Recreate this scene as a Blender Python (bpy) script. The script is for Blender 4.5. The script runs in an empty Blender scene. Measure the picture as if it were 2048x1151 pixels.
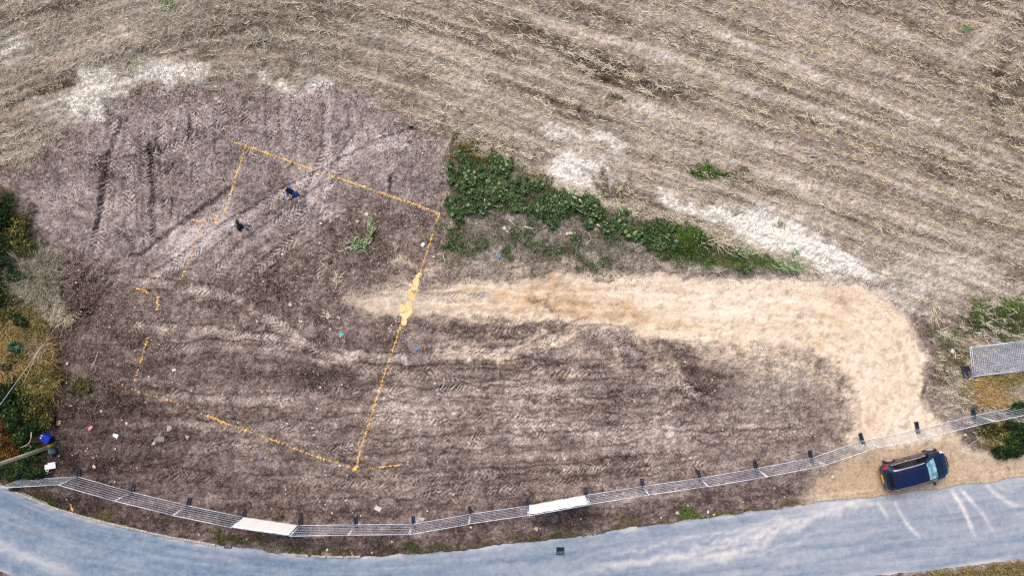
import bpy, bmesh, math, random
import numpy as np
from mathutils import Vector, Matrix

# ------------------------------------------------------------------ camera, sky, sun, exposure
scene = bpy.context.scene
COL = scene.collection
H = 43.6                      # drone height above the soil, metres
F = 2048 * 24.0 / 36.0        # focal length in photo pixels (24 mm lens)
S = H / F                     # metres of ground per photo pixel
cam = bpy.data.cameras.new("camera"); cam.lens = 24.0; cam.sensor_width = 36.0
cam.clip_start = 0.5; cam.clip_end = 2000.0
camo = bpy.data.objects.new("camera", cam); COL.objects.link(camo)
camo.location = (0, 0, H); camo.rotation_euler = (0, 0, 0)
scene.camera = camo

SUN_EL, SUN_AZ = math.radians(50), math.radians(332)      # azimuth: direction the light comes from, 0 = +Y clockwise
world = bpy.data.worlds.new("World"); scene.world = world; world.use_nodes = True
wn = world.node_tree.nodes; wl = world.node_tree.links
sky = wn.new("ShaderNodeTexSky"); sky.sky_type = 'NISHITA'; sky.sun_disc = False
sky.sun_elevation = SUN_EL; sky.sun_rotation = SUN_AZ
sky.air_density = 1.0; sky.dust_density = 6.0; sky.ozone_density = 1.0
wn["Background"].inputs["Strength"].default_value = 0.13
wl.new(sky.outputs[0], wn["Background"].inputs["Color"])
sl = bpy.data.lights.new("sun", 'SUN'); sl.energy = 1.5; sl.angle = math.radians(42); sl.color = (1.0, 0.96, 0.91)
slo = bpy.data.objects.new("sun", sl); COL.objects.link(slo)
ldir = Vector((math.sin(SUN_AZ) * math.cos(SUN_EL), math.cos(SUN_AZ) * math.cos(SUN_EL), math.sin(SUN_EL)))
slo.rotation_euler = ldir.to_track_quat('Z', 'Y').to_euler(); slo.location = ldir * 60
scene.view_settings.view_transform = 'Standard'; scene.view_settings.look = 'None'
scene.view_settings.gamma = 1.0; scene.view_settings.exposure = 0.27
scene.view_settings.use_curve_mapping = False
scene.cycles.use_denoising = False
scene.cycles.filter_width = 1.4

# ------------------------------------------------------------------ helpers
rng = np.random.default_rng(7)
random.seed(7)

def P(px, py, z=0.0):
    k = (H - z) / F
    return Vector(((px - 1024) * k, (575.5 - py) * k, z))

def srgb(r, g, b):
    f = lambda c: ((c / 255 + 0.055) / 1.055) ** 2.4 if c > 10 else c / 255 / 12.92
    return (f(r), f(g), f(b), 1.0)

def tag(o, label=None, cat=None, group=None, kind=None):
    if label: o["label"] = label
    if cat: o["category"] = cat
    if group: o["group"] = group
    if kind: o["kind"] = kind
    return o

def link(o, parent=None):
    COL.objects.link(o)
    if parent is not None: o.parent = parent
    return o

def empty(name, loc=(0, 0, 0), rz=0.0):
    o = bpy.data.objects.new(name, None); COL.objects.link(o)
    o.location = loc; o.rotation_euler = (0, 0, rz); o.empty_display_size = 0.2
    return o

def mesh_np(name, V, Fc, mat, parent=None, attrs=None, smooth=False):
    V = np.asarray(V, np.float32); Fc = np.asarray(Fc, np.int32)
    me = bpy.data.meshes.new(name)
    n, k = Fc.shape
    me.vertices.add(len(V)); me.vertices.foreach_set("co", V.ravel())
    me.loops.add(n * k); me.loops.foreach_set("vertex_index", Fc.ravel())
    me.polygons.add(n)
    me.polygons.foreach_set("loop_start", np.arange(0, n * k, k, dtype=np.int32))
    me.polygons.foreach_set("loop_total", np.full(n, k, np.int32))
    if smooth: me.polygons.foreach_set("use_smooth", np.ones(n, bool))
    me.update(calc_edges=True)
    for an, av in (attrs or {}).items():
        a = me.attributes.new(an, 'FLOAT', 'POINT'); a.data.foreach_set("value", np.asarray(av, np.float32).ravel())
    if mat: me.materials.append(mat)
    o = bpy.data.objects.new(name, me)
    return link(o, parent)

class MB:
    """collects shapes, builds one mesh object"""
    def __init__(self): self.v = []; self.f = []
    def add(self, vs, fs):
        b = len(self.v); self.v += [tuple(v) for v in vs]; self.f += [tuple(i + b for i in f) for f in fs]; return self
    def box(self, c, d, M=None):
        x, y, z = d[0] / 2, d[1] / 2, d[2] / 2
        vs = [Vector((sx * x, sy * y, sz * z)) + Vector(c) for sz in (-1, 1) for sy in (-1, 1) for sx in (-1, 1)]
        if M: vs = [M @ v for v in vs]
        return self.add(vs, [(0, 2, 3, 1), (4, 5, 7, 6), (0, 1, 5, 4), (2, 6, 7, 3), (0, 4, 6, 2), (1, 3, 7, 5)])
    def tube(self, pts, rad, n=8, caps=True):
        pts = [Vector(p) for p in pts]
        rs = rad if isinstance(rad, (list, tuple)) else [rad] * len(pts)
        vs, fs = [], []
        for i, p in enumerate(pts):
            t = (pts[min(i + 1, len(pts) - 1)] - pts[max(i - 1, 0)]).normalized()
            a = t.orthogonal().normalized() if i == 0 else (a - t * a.dot(t)).normalized()
            b = t.cross(a)
            for k in range(n):
                th = 2 * math.pi * k / n
                vs.append(p + (a * math.cos(th) + b * math.sin(th)) * rs[i])
        for i in range(len(pts) - 1):
            for k in range(n):
                fs.append((i * n + k, i * n + (k + 1) % n, (i + 1) * n + (k + 1) % n, (i + 1) * n + k))
        if caps:
            fs.append(tuple(range(n))[::-1]); fs.append(tuple((len(pts) - 1) * n + k for k in range(n)))
        return self.add(vs, fs)
    def build(self, name, mat, parent=None, smooth=False, bevel=0.0):
        me = bpy.data.meshes.new(name); me.from_pydata(self.v, [], self.f)
        bm = bmesh.new(); bm.from_mesh(me)
        bmesh.ops.recalc_face_normals(bm, faces=bm.faces)
        if bevel > 0:
            bmesh.ops.bevel(bm, geom=bm.edges[:], offset=bevel, segments=2, affect='EDGES', profile=0.7)
        bm.to_mesh(me); bm.free()
        if smooth:
            me.polygons.foreach_set("use_smooth", np.ones(len(me.polygons), bool))
        if mat: me.materials.append(mat)
        return link(bpy.data.objects.new(name, me), parent)

def copy_tree(o, parent=None):
    c = o.copy(); COL.objects.link(c); c.parent = parent
    if parent is not None: c.matrix_parent_inverse = o.matrix_parent_inverse
    for ch in o.children: copy_tree(ch, c)
    return c

# ------------------------------------------------------------------ materials
def new_mat(name):
    m = bpy.data.materials.new(name); m.use_nodes = True
    nt = m.node_tree
    return m, nt, nt.nodes["Principled BSDF"]

def mat_noise(name, c1, c2, scale=6.0, rough=0.8, metal=0.0, bump=0.0, detail=4.0, coat=0.0, spec=0.5, coord='Object', bscale=None):
    m, nt, b = new_mat(name)
    tc = nt.nodes.new("ShaderNodeTexCoord"); n = nt.nodes.new("ShaderNodeTexNoise")
    n.inputs["Scale"].default_value = scale; n.inputs["Detail"].default_value = detail
    nt.links.new(tc.outputs[coord], n.inputs["Vector"])
    r = nt.nodes.new("ShaderNodeValToRGB"); r.color_ramp.elements[0].position = 0.35; r.color_ramp.elements[1].position = 0.65
    r.color_ramp.elements[0].color = c1; r.color_ramp.elements[1].color = c2
    nt.links.new(n.outputs["Fac"], r.inputs["Fac"]); nt.links.new(r.outputs["Color"], b.inputs["Base Color"])
    b.inputs["Roughness"].default_value = rough; b.inputs["Metallic"].default_value = metal
    b.inputs["Coat Weight"].default_value = coat; b.inputs["Specular IOR Level"].default_value = spec
    if bump:
        n2 = nt.nodes.new("ShaderNodeTexNoise"); n2.inputs["Scale"].default_value = bscale or scale * 3
        nt.links.new(tc.outputs[coord], n2.inputs["Vector"])
        bp = nt.nodes.new("ShaderNodeBump"); bp.inputs["Strength"].default_value = bump; bp.inputs["Distance"].default_value = 0.02
        nt.links.new(n2.outputs["Fac"], bp.inputs["Height"]); nt.links.new(bp.outputs["Normal"], b.inputs["Normal"])
    return m

def mat_attr(name, stops, rough=0.85, spec=0.2, sss=0.0, attr="rnd", jitter=0.12, objrand=0.0, obj_in=False):
    """colour picked along a ramp by the per-leaf / per-straw attribute"""
    m, nt, b = new_mat(name)
    a = nt.nodes.new("ShaderNodeAttribute"); a.attribute_name = attr
    tc = nt.nodes.new("ShaderNodeTexCoord"); n = nt.nodes.new("ShaderNodeTexNoise"); n.inputs["Scale"].default_value = 9.0
    nt.links.new(tc.outputs["Object"], n.inputs["Vector"])
    mth = nt.nodes.new("ShaderNodeMath"); mth.operation = 'MULTIPLY_ADD'
    mth.inputs[1].default_value = jitter * 2; nt.links.new(n.outputs["Fac"], mth.inputs[0])
    sb = nt.nodes.new("ShaderNodeMath"); sb.operation = 'SUBTRACT'; sb.inputs[1].default_value = jitter
    nt.links.new(a.outputs["Fac"], sb.inputs[0]); nt.links.new(sb.outputs[0], mth.inputs[2])
    last = mth
    if objrand:
        oi = nt.nodes.new("ShaderNodeObjectInfo"); m2 = nt.nodes.new("ShaderNodeMath"); m2.operation = 'MULTIPLY_ADD'
        m2.inputs[1].default_value = objrand; nt.links.new(oi.outputs["Random"], m2.inputs[0]); nt.links.new(mth.outputs[0], m2.inputs[2]); last = m2
    r = nt.nodes.new("ShaderNodeValToRGB")
    el = r.color_ramp.elements
    while len(el) < len(stops): el.new(0.5)
    for e, (p, c) in zip(el, stops): e.position = p; e.color = c
    nt.links.new(last.outputs[0], r.inputs["Fac"]); nt.links.new(r.outputs["Color"], b.inputs["Base Color"])
    b.inputs["Roughness"].default_value = rough; b.inputs["Specular IOR Level"].default_value = spec
    return m

M = {}
M['straw'] = mat_attr("straw", [(0.0, srgb(124, 110, 92)), (0.35, srgb(174, 160, 138)), (0.7, srgb(208, 196, 174)), (1.0, srgb(232, 224, 206))])
M['straw_gold'] = mat_attr("straw_gold", [(0.0, srgb(92, 70, 38)), (0.4, srgb(158, 126, 74)), (0.75, srgb(202, 172, 116)), (1.0, srgb(228, 206, 156))])
M['straw_grey'] = mat_attr("straw_grey", [(0.0, srgb(86, 82, 70)), (0.4, srgb(140, 134, 116)), (0.8, srgb(188, 182, 164)), (1.0, srgb(214, 208, 192))])
M['grass'] = mat_attr("grass", [(0.0, srgb(24, 48, 16)), (0.4, srgb(52, 92, 28)), (0.75, srgb(92, 134, 44)), (1.0, srgb(156, 166, 84))])
M['grass_dry'] = mat_attr("grass_dry", [(0.0, srgb(46, 54, 24)), (0.4, srgb(98, 98, 44)), (0.7, srgb(150, 134, 70)), (1.0, srgb(206, 182, 124))])
M['leaf_dark'] = mat_attr("leaf_dark", [(0.0, srgb(8, 16, 9)), (0.45, srgb(20, 40, 18)), (0.8, srgb(42, 68, 30)), (1.0, srgb(90, 108, 56))])
M['leaf_teal'] = mat_attr("leaf_teal", [(0.0, srgb(14, 34, 26)), (0.4, srgb(36, 72, 52)), (0.8, srgb(78, 118, 88)), (1.0, srgb(128, 156, 124))])
M['leaf_weed'] = mat_attr("leaf_weed", [(0.0, srgb(12, 24, 14)), (0.35, srgb(34, 58, 30)), (0.7, srgb(80, 104, 64)), (1.0, srgb(140, 152, 112))], objrand=0.14)
M['leaf_rust'] = mat_attr("leaf_rust", [(0.0, srgb(24, 17, 9)), (0.35, srgb(62, 40, 16)), (0.7, srgb(112, 72, 28)), (1.0, srgb(164, 120, 58))])
M['leaf_olive'] = mat_attr("leaf_olive", [(0.0, srgb(20, 24, 10)), (0.4, srgb(52, 56, 24)), (0.75, srgb(96, 96, 46)), (1.0, srgb(160, 146, 88))])
M['stalk_green'] = mat_attr("stalk_green", [(0.0, srgb(60, 88, 56)), (0.5, srgb(122, 146, 104)), (1.0, srgb(196, 204, 160))])
M['stone'] = mat_attr("stone", [(0.0, srgb(96, 84, 78)), (0.4, srgb(146, 132, 124)), (0.8, srgb(194, 182, 172)), (1.0, srgb(232, 224, 214))], rough=0.9)
M['stone_one'] = mat_noise("stone_one", srgb(150, 138, 130), srgb(206, 196, 188), 14, 0.9, bump=0.4)
M['stem'] = mat_noise("stem", srgb(60, 48, 32), srgb(96, 80, 54), 12, 0.9)
M['clod'] = mat_noise("clod", srgb(58, 46, 40), srgb(100, 84, 76), 9, 0.95, bump=0.8)
M['galv'] = mat_noise("galvanised_steel", srgb(196, 210, 230), srgb(226, 234, 246), 3.0, 0.45, metal=0.0, spec=0.5)
M['wire'] = mat_noise("fence_wire", srgb(186, 198, 218), srgb(214, 222, 236), 3.0, 0.5, metal=0.0)
M['rubber'] = mat_noise("recycled_plastic_block", srgb(20, 26, 40), srgb(40, 50, 70), 8.0, 0.7, bump=0.3)
M['white_board'] = mat_noise("white_board", srgb(244, 246, 248), srgb(250, 250, 250), 2.0, 0.6)
M['blue_tub'] = mat_noise("blue_plastic", srgb(14, 40, 150), srgb(24, 60, 190), 3.0, 0.35)
M['slate_box'] = mat_noise("slate_blue", srgb(64, 84, 100), srgb(84, 104, 120), 3.0, 0.5)
M['pole'] = mat_noise("pole_wood", srgb(176, 172, 150), srgb(206, 200, 178), 7.0, 0.9, bump=0.5)
M['moss'] = mat_noise("pole_moss", srgb(104, 110, 44), srgb(150, 148, 70), 9.0, 0.95, bump=0.4)
M['timber'] = mat_noise("raw_timber", srgb(186, 160, 118), srgb(222, 200, 160), 10.0, 0.85)
M['timber_grey'] = mat_noise("grey_timber", srgb(178, 168, 152), srgb(214, 206, 192), 10.0, 0.85)
M['concrete'] = mat_noise("concrete", srgb(140, 132, 122), srgb(176, 168, 158), 16.0, 0.9, bump=0.4)
M['concrete_pale'] = mat_noise("pale_concrete", srgb(196, 186, 176), srgb(224, 216, 206), 16.0, 0.9, bump=0.3)
M['kerb'] = mat_noise("kerb_stone", srgb(150, 144, 132), srgb(190, 184, 172), 5.0, 0.9, bump=0.4)
M['brick'] = mat_noise("brick", srgb(176, 96, 62), srgb(206, 130, 90), 14.0, 0.9, bump=0.4)
M['brick_pale'] = mat_noise("pale_brick", srgb(190, 160, 136), srgb(214, 186, 162), 14.0, 0.9, bump=0.4)
M['iron'] = mat_noise("cast_iron", srgb(36, 40, 52), srgb(60, 66, 80), 12.0, 0.6, metal=0.4)
M['black'] = mat_noise("black_matt", srgb(10, 10, 12), srgb(18, 18, 20), 10.0, 0.8)
M['lit_cyan'] = mat_noise("cyan_litter", srgb(40, 180, 180), srgb(90, 210, 205), 6.0, 0.5)
M['lit_blue'] = mat_noise("blue_litter", srgb(40, 110, 190), srgb(110, 170, 220), 6.0, 0.5)
M['lit_red'] = mat_noise("red_litter", srgb(200, 70, 70), srgb(235, 190, 185), 12.0, 0.5)
M['lit_white'] = mat_noise("white_litter", srgb(222, 228, 232), srgb(244, 246, 246), 6.0, 0.5)
M['paint'] = mat_noise("yellow_marking_paint", srgb(226, 164, 60), srgb(242, 204, 120), 9.0, 0.7)
M['paint_orange'] = mat_noise("orange_marking_paint", srgb(232, 170, 96), srgb(244, 206, 150), 9.0, 0.8)
M['paint_cream'] = mat_noise('cream_marking_paint', srgb(234, 186, 122), srgb(244, 216, 168), 9.0, 0.8)
M['slab_soiled'] = mat_noise('soiled_concrete', srgb(112, 102, 96), srgb(146, 136, 128), 7, .95, bump=.4)
M['car'] = mat_noise("car_paint", srgb(2, 16, 52), srgb(4, 22, 66), 1.0, 0.1, metal=0.0, coat=1.0)  # blue of the base raised to carry the reflected sky
M['car_black'] = mat_noise("car_trim", srgb(8, 9, 11), srgb(14, 15, 18), 4.0, 0.45)
M['glass'] = mat_noise("car_glass", srgb(5, 9, 13), srgb(8, 12, 18), 2.0, 0.06, spec=0.5)
M['screen'] = mat_noise("windscreen_glass", srgb(70, 138, 164), srgb(176, 216, 226), 2.5, 0.05, spec=1.0)  # pale cyan sky reflection put into the glass colour
M['tail'] = mat_noise("tail_lamp", srgb(190, 16, 16), srgb(226, 40, 36), 8.0, 0.15)
M['head'] = mat_noise("head_lamp", srgb(214, 224, 232), srgb(240, 244, 248), 8.0, 0.1)
M['plate'] = mat_noise("number_plate", srgb(236, 186, 10), srgb(244, 196, 20), 8.0, 0.4)
M['alloy'] = mat_noise("alloy_rim", srgb(170, 168, 166), srgb(204, 202, 198), 8.0, 0.4, metal=0.1)
M['tyre'] = mat_noise("tyre_rubber", srgb(16, 16, 17), srgb(28, 28, 30), 10.0, 0.85)
M['skin'] = mat_noise("skin", srgb(206, 160, 138), srgb(222, 178, 154), 8.0, 0.6)
M['denim'] = mat_noise("denim", srgb(40, 62, 108), srgb(58, 82, 130), 30.0, 0.9)
M['blue_top'] = mat_noise("blue_cloth", srgb(44, 104, 184), srgb(64, 124, 204), 20.0, 0.9)
M['black_cloth'] = mat_noise("black_cloth", srgb(10, 10, 14), srgb(20, 20, 26), 20.0, 0.95)
M['grey_cloth'] = mat_noise("grey_cloth", srgb(150, 162, 176), srgb(176, 186, 198), 20.0, 0.9)
M['shoe'] = mat_noise("white_shoe", srgb(224, 228, 232), srgb(244, 246, 248), 20.0, 0.6)
M['hair'] = mat_noise("brown_hair", srgb(116, 74, 30), srgb(166, 112, 50), 40.0, 0.7)
M['cap'] = mat_noise("pale_cap", srgb(186, 202, 222), srgb(212, 222, 236), 20.0, 0.9)

# ------------------------------------------------------------------ terrain maps (all in metres, laid out on the site plan)
STEP = 0.061
XS = np.arange(-34.6, 34.6, STEP); YS = np.arange(-20.0, 20.0, STEP)
NX, NY = len(XS), len(YS)
GX, GY = np.meshgrid(XS, YS)                       # row = y
PX = GX / S + 1024.0; PY = 575.5 - GY / S          # site-plan units (1 unit = 3.2 cm)
NOISE = {}
def noise(scale_px, seed):
    """band-limited periodic noise, unit deviation, feature size in plan units"""
    key = (scale_px, seed)
    if key in NOISE: return NOISE[key]
    r = np.random.default_rng(seed).standard_normal((NY, NX)).astype(np.float32)
    fy = np.fft.fftfreq(NY)[:, None]; fx = np.fft.rfftfreq(NX)[None, :]
    sg = scale_px * S / STEP / 2.2
    k = np.exp(-2 * (math.pi * sg) ** 2 * (fx ** 2 + fy ** 2))
    o = np.fft.irfft2(np.fft.rfft2(r) * k, s=(NY, NX)).astype(np.float32)
    o = (o - o.mean()) / (o.std() + 1e-9); NOISE[key] = o
    return o
def fbm(scale_px, seed, octs=4, gain=0.55):
    t = 0; a = 1.0; n = 0
    for i in range(octs):
        s = scale_px / 2 ** i
        t = t + a * noise(max(s, 1.5), seed + i); n += a * a; a *= gain
    return t / math.sqrt(n)
def sstep(a, b, x):
    t = np.clip((x - a) / (b - a), 0, 1); return t * t * (3 - 2 * t)
W1 = fbm(40, 11); W2 = fbm(14, 21); W3 = fbm(40, 31); W4 = fbm(14, 41)
WX = PX + W1 * 9 + W2 * 5; WY = PY + W3 * 9 + W4 * 5        # warped plan coordinates for ragged edges
def poly(pts, soft=10.0, warp=1.0):
    pts = np.array(pts, float)
    X = PX + (WX - PX) * warp; Y = PY + (WY - PY) * warp
    lo = pts.min(0) - 80; hi = pts.max(0) + 80
    out = np.zeros_like(X, dtype=np.float32)
    sel = (X > lo[0]) & (X < hi[0]) & (Y > lo[1]) & (Y < hi[1])
    x = X[sel]; y = Y[sel]
    d = np.full(x.shape, 1e9); ins = np.zeros(x.shape, bool)
    n = len(pts)
    for i in range(n):
        ax, ay = pts[i]; bx, by = pts[(i + 1) % n]
        ex, ey = bx - ax, by - ay
        t = np.clip(((x - ax) * ex + (y - ay) * ey) / (ex * ex + ey * ey + 1e-9), 0, 1)
        d = np.minimum(d, (x - ax - t * ex) ** 2 + (y - ay - t * ey) ** 2)
        c = ((ay > y) != (by > y)) & (x < (bx - ax) * (y - ay) / (by - ay + 1e-12) + ax)
        ins ^= c
    sd = np.sqrt(d) * np.where(ins, 1, -1)
    out[sel] = sstep(-soft, soft, sd)
    return out
def blob(cx, cy, rx, ry=None, ang=0.0, warp=1.0, hard=0.35):
    ry = ry or rx
    X = PX + (WX - PX) * warp - cx; Y = PY + (WY - PY) * warp - cy
    c, s = math.cos(math.radians(ang)), math.sin(math.radians(ang))
    r = np.sqrt(((X * c + Y * s) / rx) ** 2 + ((-X * s + Y * c) / ry) ** 2)
    return (1 - sstep(hard, 1.25, r)).astype(np.float32)
def spline(pts, n=6):
    pts = [np.array(p, float) for p in pts]
    q = [2 * pts[0] - pts[1]] + pts + [2 * pts[-1] - pts[-2]]
    out = []
    for i in range(1, len(q) - 2):
        for k in range(n):
            t = k / n
            out.append(0.5 * (2 * q[i] + (q[i + 1] - q[i - 1]) * t + (2 * q[i - 1] - 5 * q[i] + 4 * q[i + 1] - q[i + 2]) * t * t
                              + (3 * q[i] - 3 * q[i + 1] + q[i + 2] - q[i - 1]) * t ** 3))
    out.append(pts[-1]); return np.array(out)
def along(pts, width, warp=0.35, n=4):
    """mask selection near a path: returns (sel, signed offset, distance along), plan units"""
    sp = spline(pts, n)
    lo = sp.min(0) - width - 30; hi = sp.max(0) + width + 30
    sel = (PX > lo[0]) & (PX < hi[0]) & (PY > lo[1]) & (PY < hi[1])
    x = (PX + (WX - PX) * warp)[sel]; y = (PY + (WY - PY) * warp)[sel]
    best = np.full(x.shape, 1e9); u = np.zeros(x.shape); v = np.zeros(x.shape); L = 0.0
    for i in range(len(sp) - 1):
        ex, ey = sp[i + 1] - sp[i]; l = math.hypot(ex, ey)
        t = np.clip(((x - sp[i][0]) * ex + (y - sp[i][1]) * ey) / (l * l), 0, 1)
        dx = x - sp[i][0] - t * ex; dy = y - sp[i][1] - t * ey
        d = dx * dx + dy * dy; m = d < best
        best = np.where(m, d, best); u = np.where(m, L + t * l, u)
        v = np.where(m, np.sign(ex * dy - ey * dx) * np.sqrt(d), v); L += l
    return sel, v, u, L
def stroke(pts, width, soft=0.5, warp=0.5, fade=0.0):
    sel, v, u, L = along(pts, width, warp)
    o = np.zeros_like(PX, dtype=np.float32)
    m = 1 - sstep(width / 2 * (1 - soft), width / 2 * (1 + soft), np.abs(v))
    if fade: m = m * sstep(0, fade, u) * (1 - sstep(L - fade, L, u))
    o[sel] = m; return o
def lookup(N, a, b):
    """periodic bilinear lookup in a noise field at (row a, col b)"""
    a = np.mod(a, NY); b = np.mod(b, NX)
    i = a.astype(int); j = b.astype(int); fa = a - i; fb = b - j
    i1 = (i + 1) % NY; j1 = (j + 1) % NX
    return (N[i, j] * (1 - fa) * (1 - fb) + N[i1, j] * fa * (1 - fb) + N[i, j1] * (1 - fa) * fb + N[i1, j1] * fa * fb)

# --- region masks
SITE = poly([(-120, 330), (60, 320), (120, 262), (215, 218), (258, 178), (400, 168), (520, 182), (640, 168), (735, 190), (800, 235), (905, 287),
             (897, 360), (885, 500), (900, 545), (1000, 552), (1400, 545), (1600, 552), (1760, 570), (1860, 640), (1870, 840), (2200, 900), (2200, 1300), (-120, 1300)], 9, 0.8)
SAND = poly([(690, 585), (760, 572), (860, 566), (1000, 556), (1200, 549), (1400, 549), (1600, 553), (1740, 572), (1815, 630), (1846, 720), (1850, 800), (1880, 850),
             (1960, 900), (2100, 905), (2100, 960), (1900, 985), (1760, 1010), (1600, 1010), (1650, 945), (1716, 895), (1712, 810), (1690, 745), (1620, 700), (1500, 688),
             (1400, 692), (1315, 680), (1260, 655), (1150, 645), (1000, 640), (900, 636), (800, 632), (700, 612)], 16, 0.45)
_sel, _v, _u, _L = along([(640, 600), (900, 598), (1200, 600), (1500, 612), (1680, 640), (1770, 720), (1785, 830), (1800, 900), (1830, 980)], 260, 0.2)
STREAK = np.zeros_like(PX, dtype=np.float32); STREAK[_sel] = lookup(noise(5, 97), _v * S / STEP, _u * S / STEP * .22) * .7 + lookup(noise(10, 98), _v * S / STEP, _u * S / STEP * .16) * .5
SAND = np.clip(SAND + .22 * STREAK * 4 * SAND * (1 - SAND), 0, 1)
WASH = poly([(1380, 660), (1560, 680), (1680, 720), (1740, 800), (1745, 900), (1690, 930), (1640, 960), (1690, 850), (1650, 770), (1560, 740), (1420, 720)], 46, 0.7) * (.75 + .35 * fbm(14, 93))
SAND_W = SAND * (0.62 + 0.38 * sstep(820, 960, PX))
WEEDBANK = poly([(890, 290), (930, 278), (1010, 318), (1120, 362), (1240, 405), (1360, 452), (1470, 488), (1590, 540), (1560, 552), (1380, 545), (1200, 550), (1000, 552),
                 (905, 548), (880, 470)], 8, 0.7)
LEAFY = np.maximum(poly([(893, 330), (940, 305), (1015, 318), (1030, 365), (1110, 372), (1200, 398), (1330, 452), (1340, 500), (1280, 498), (1210, 470), (1150, 445), (1110, 455), (1060, 430),
              (1000, 412), (960, 420), (920, 440), (890, 490)], 7, 0.9), 0)
BRIGHT = poly([(1270, 446), (1350, 460), (1420, 478), (1500, 504), (1600, 545), (1520, 540), (1450, 528), (1400, 532), (1320, 520), (1280, 500)], 8, 0.7)
FIELD = (1 - SITE) * (1 - WEEDBANK)
LAYBY = poly([(1600, 1010), (1660, 930), (1760, 890), (1900, 880), (1960, 905), (2100, 905), (2100, 985), (1750, 1020)], 10, 0.8)
# --- soil dryness, with darker ruts and painted tread shading, 0 damp crumbly .. 1 pale crust
dry = 0.50 + 0.035 * fbm(70, 51) + 0.045 * fbm(30, 55, 3, .8) + 0.06 * fbm(12, 61, 3, 0.9)
UPPER = poly([(-50, 345), (80, 325), (250, 190), (720, 185), (905, 285), (890, 430), (700, 360), (640, 480), (560, 470), (420, 545), (230, 560), (120, 520), (60, 430)], 22)
dry += 0.10 * UPPER
LOWER = sstep(620, 700, PY) * (1 - SAND)
dry += LOWER * (0.035 * lookup(noise(5, 57), (PY + .03 * PX + 6 * np.sin(PX / 140)) * S / STEP, PX * S / STEP * .10) + 0.03 * lookup(noise(12, 58), (PY + .03 * PX) * S / STEP, PX * S / STEP * .14))
dry -= 0.26 * blob(150, 590, 70, 85) + 0.10 * blob(560, 590, 110, 60) + 0.08 * blob(740, 450, 90, 80) + 0.22 * blob(60, 800, 90, 260)
dry -= 0.10 * (1 - sstep(250, 520, PX)) * sstep(540, 620, PY) + 0.15 * blob(200, 880, 170, 130) + 0.10 * blob(500, 1000, 330, 60) + 0.08 * blob(220, 720, 130, 90)  # first term tones the soil darker towards the lower left
dry -= 0.13 * stroke([(0, 1000), (200, 1030), (440, 1065), (700, 1085), (1000, 1060), (1400, 1010), (1620, 960)], 46, 0.6)
dry += 0.26 * poly([(395, 448), (462, 385), (470, 420), (440, 460), (400, 500), (330, 510), (300, 497)], 8, 0.5)
dry += 0.20 * blob(1560, 770, 130, 75) + 0.10 * blob(900, 830, 300, 90) + 0.10 * blob(1350, 860, 240, 80) - 0.07 * blob(1400, 740, 110, 40)
dry -= 0.14 * blob(640, 760, 120, 40) + 0.10 * blob(480, 730, 120, 30) + 0.09 * blob(1020, 655, 110, 18)
for pts, w_, a in [([(296, 548), (420, 470), (540, 400), (700, 296), (760, 268)], 17, .12), ([(372, 566), (480, 478), (600, 398), (650, 350)], 13, .10), ([(440, 566), (560, 468), (655, 372)], 14, .09), ([(655, 120), (652, 300), (636, 470)], 13, .08), ([(610, 470), (650, 380), (720, 250)], 12, .07),
                   ([(236, 330), (230, 400), (222, 470)], 16, .08), ([(400, 200), (420, 300), (400, 380)], 18, .05), ([(240, 612), (420, 590), (560, 640), (680, 720), (860, 740)], 13, .06), ([(250, 790), (600, 808), (900, 796), (1300, 806)], 12, .06), ([(300, 905), (700, 925), (1100, 905), (1500, 885)], 14, .05), ([(280, 840), (700, 868), (1100, 852), (1560, 850)], 12, .05)]:
    dry += a * stroke(pts, w_, .9, .25, 60)
for b_ in [(440, 470, 50, 24, -35), (620, 330, 90, 14, -30), (800, 320, 60, 26), (330, 250, 90, 22), (520, 240, 70, 26), (250, 420, 50, 40), (720, 712, 110, 12), (880, 826, 200, 26), (1240, 866, 160, 22), (520, 880, 120, 18), (400, 668, 110, 10), (1050, 760, 160, 14), (640, 560, 26, 60), (120, 400, 60, 40)]:
    dry += 0.07 * blob(*b_)
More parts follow.
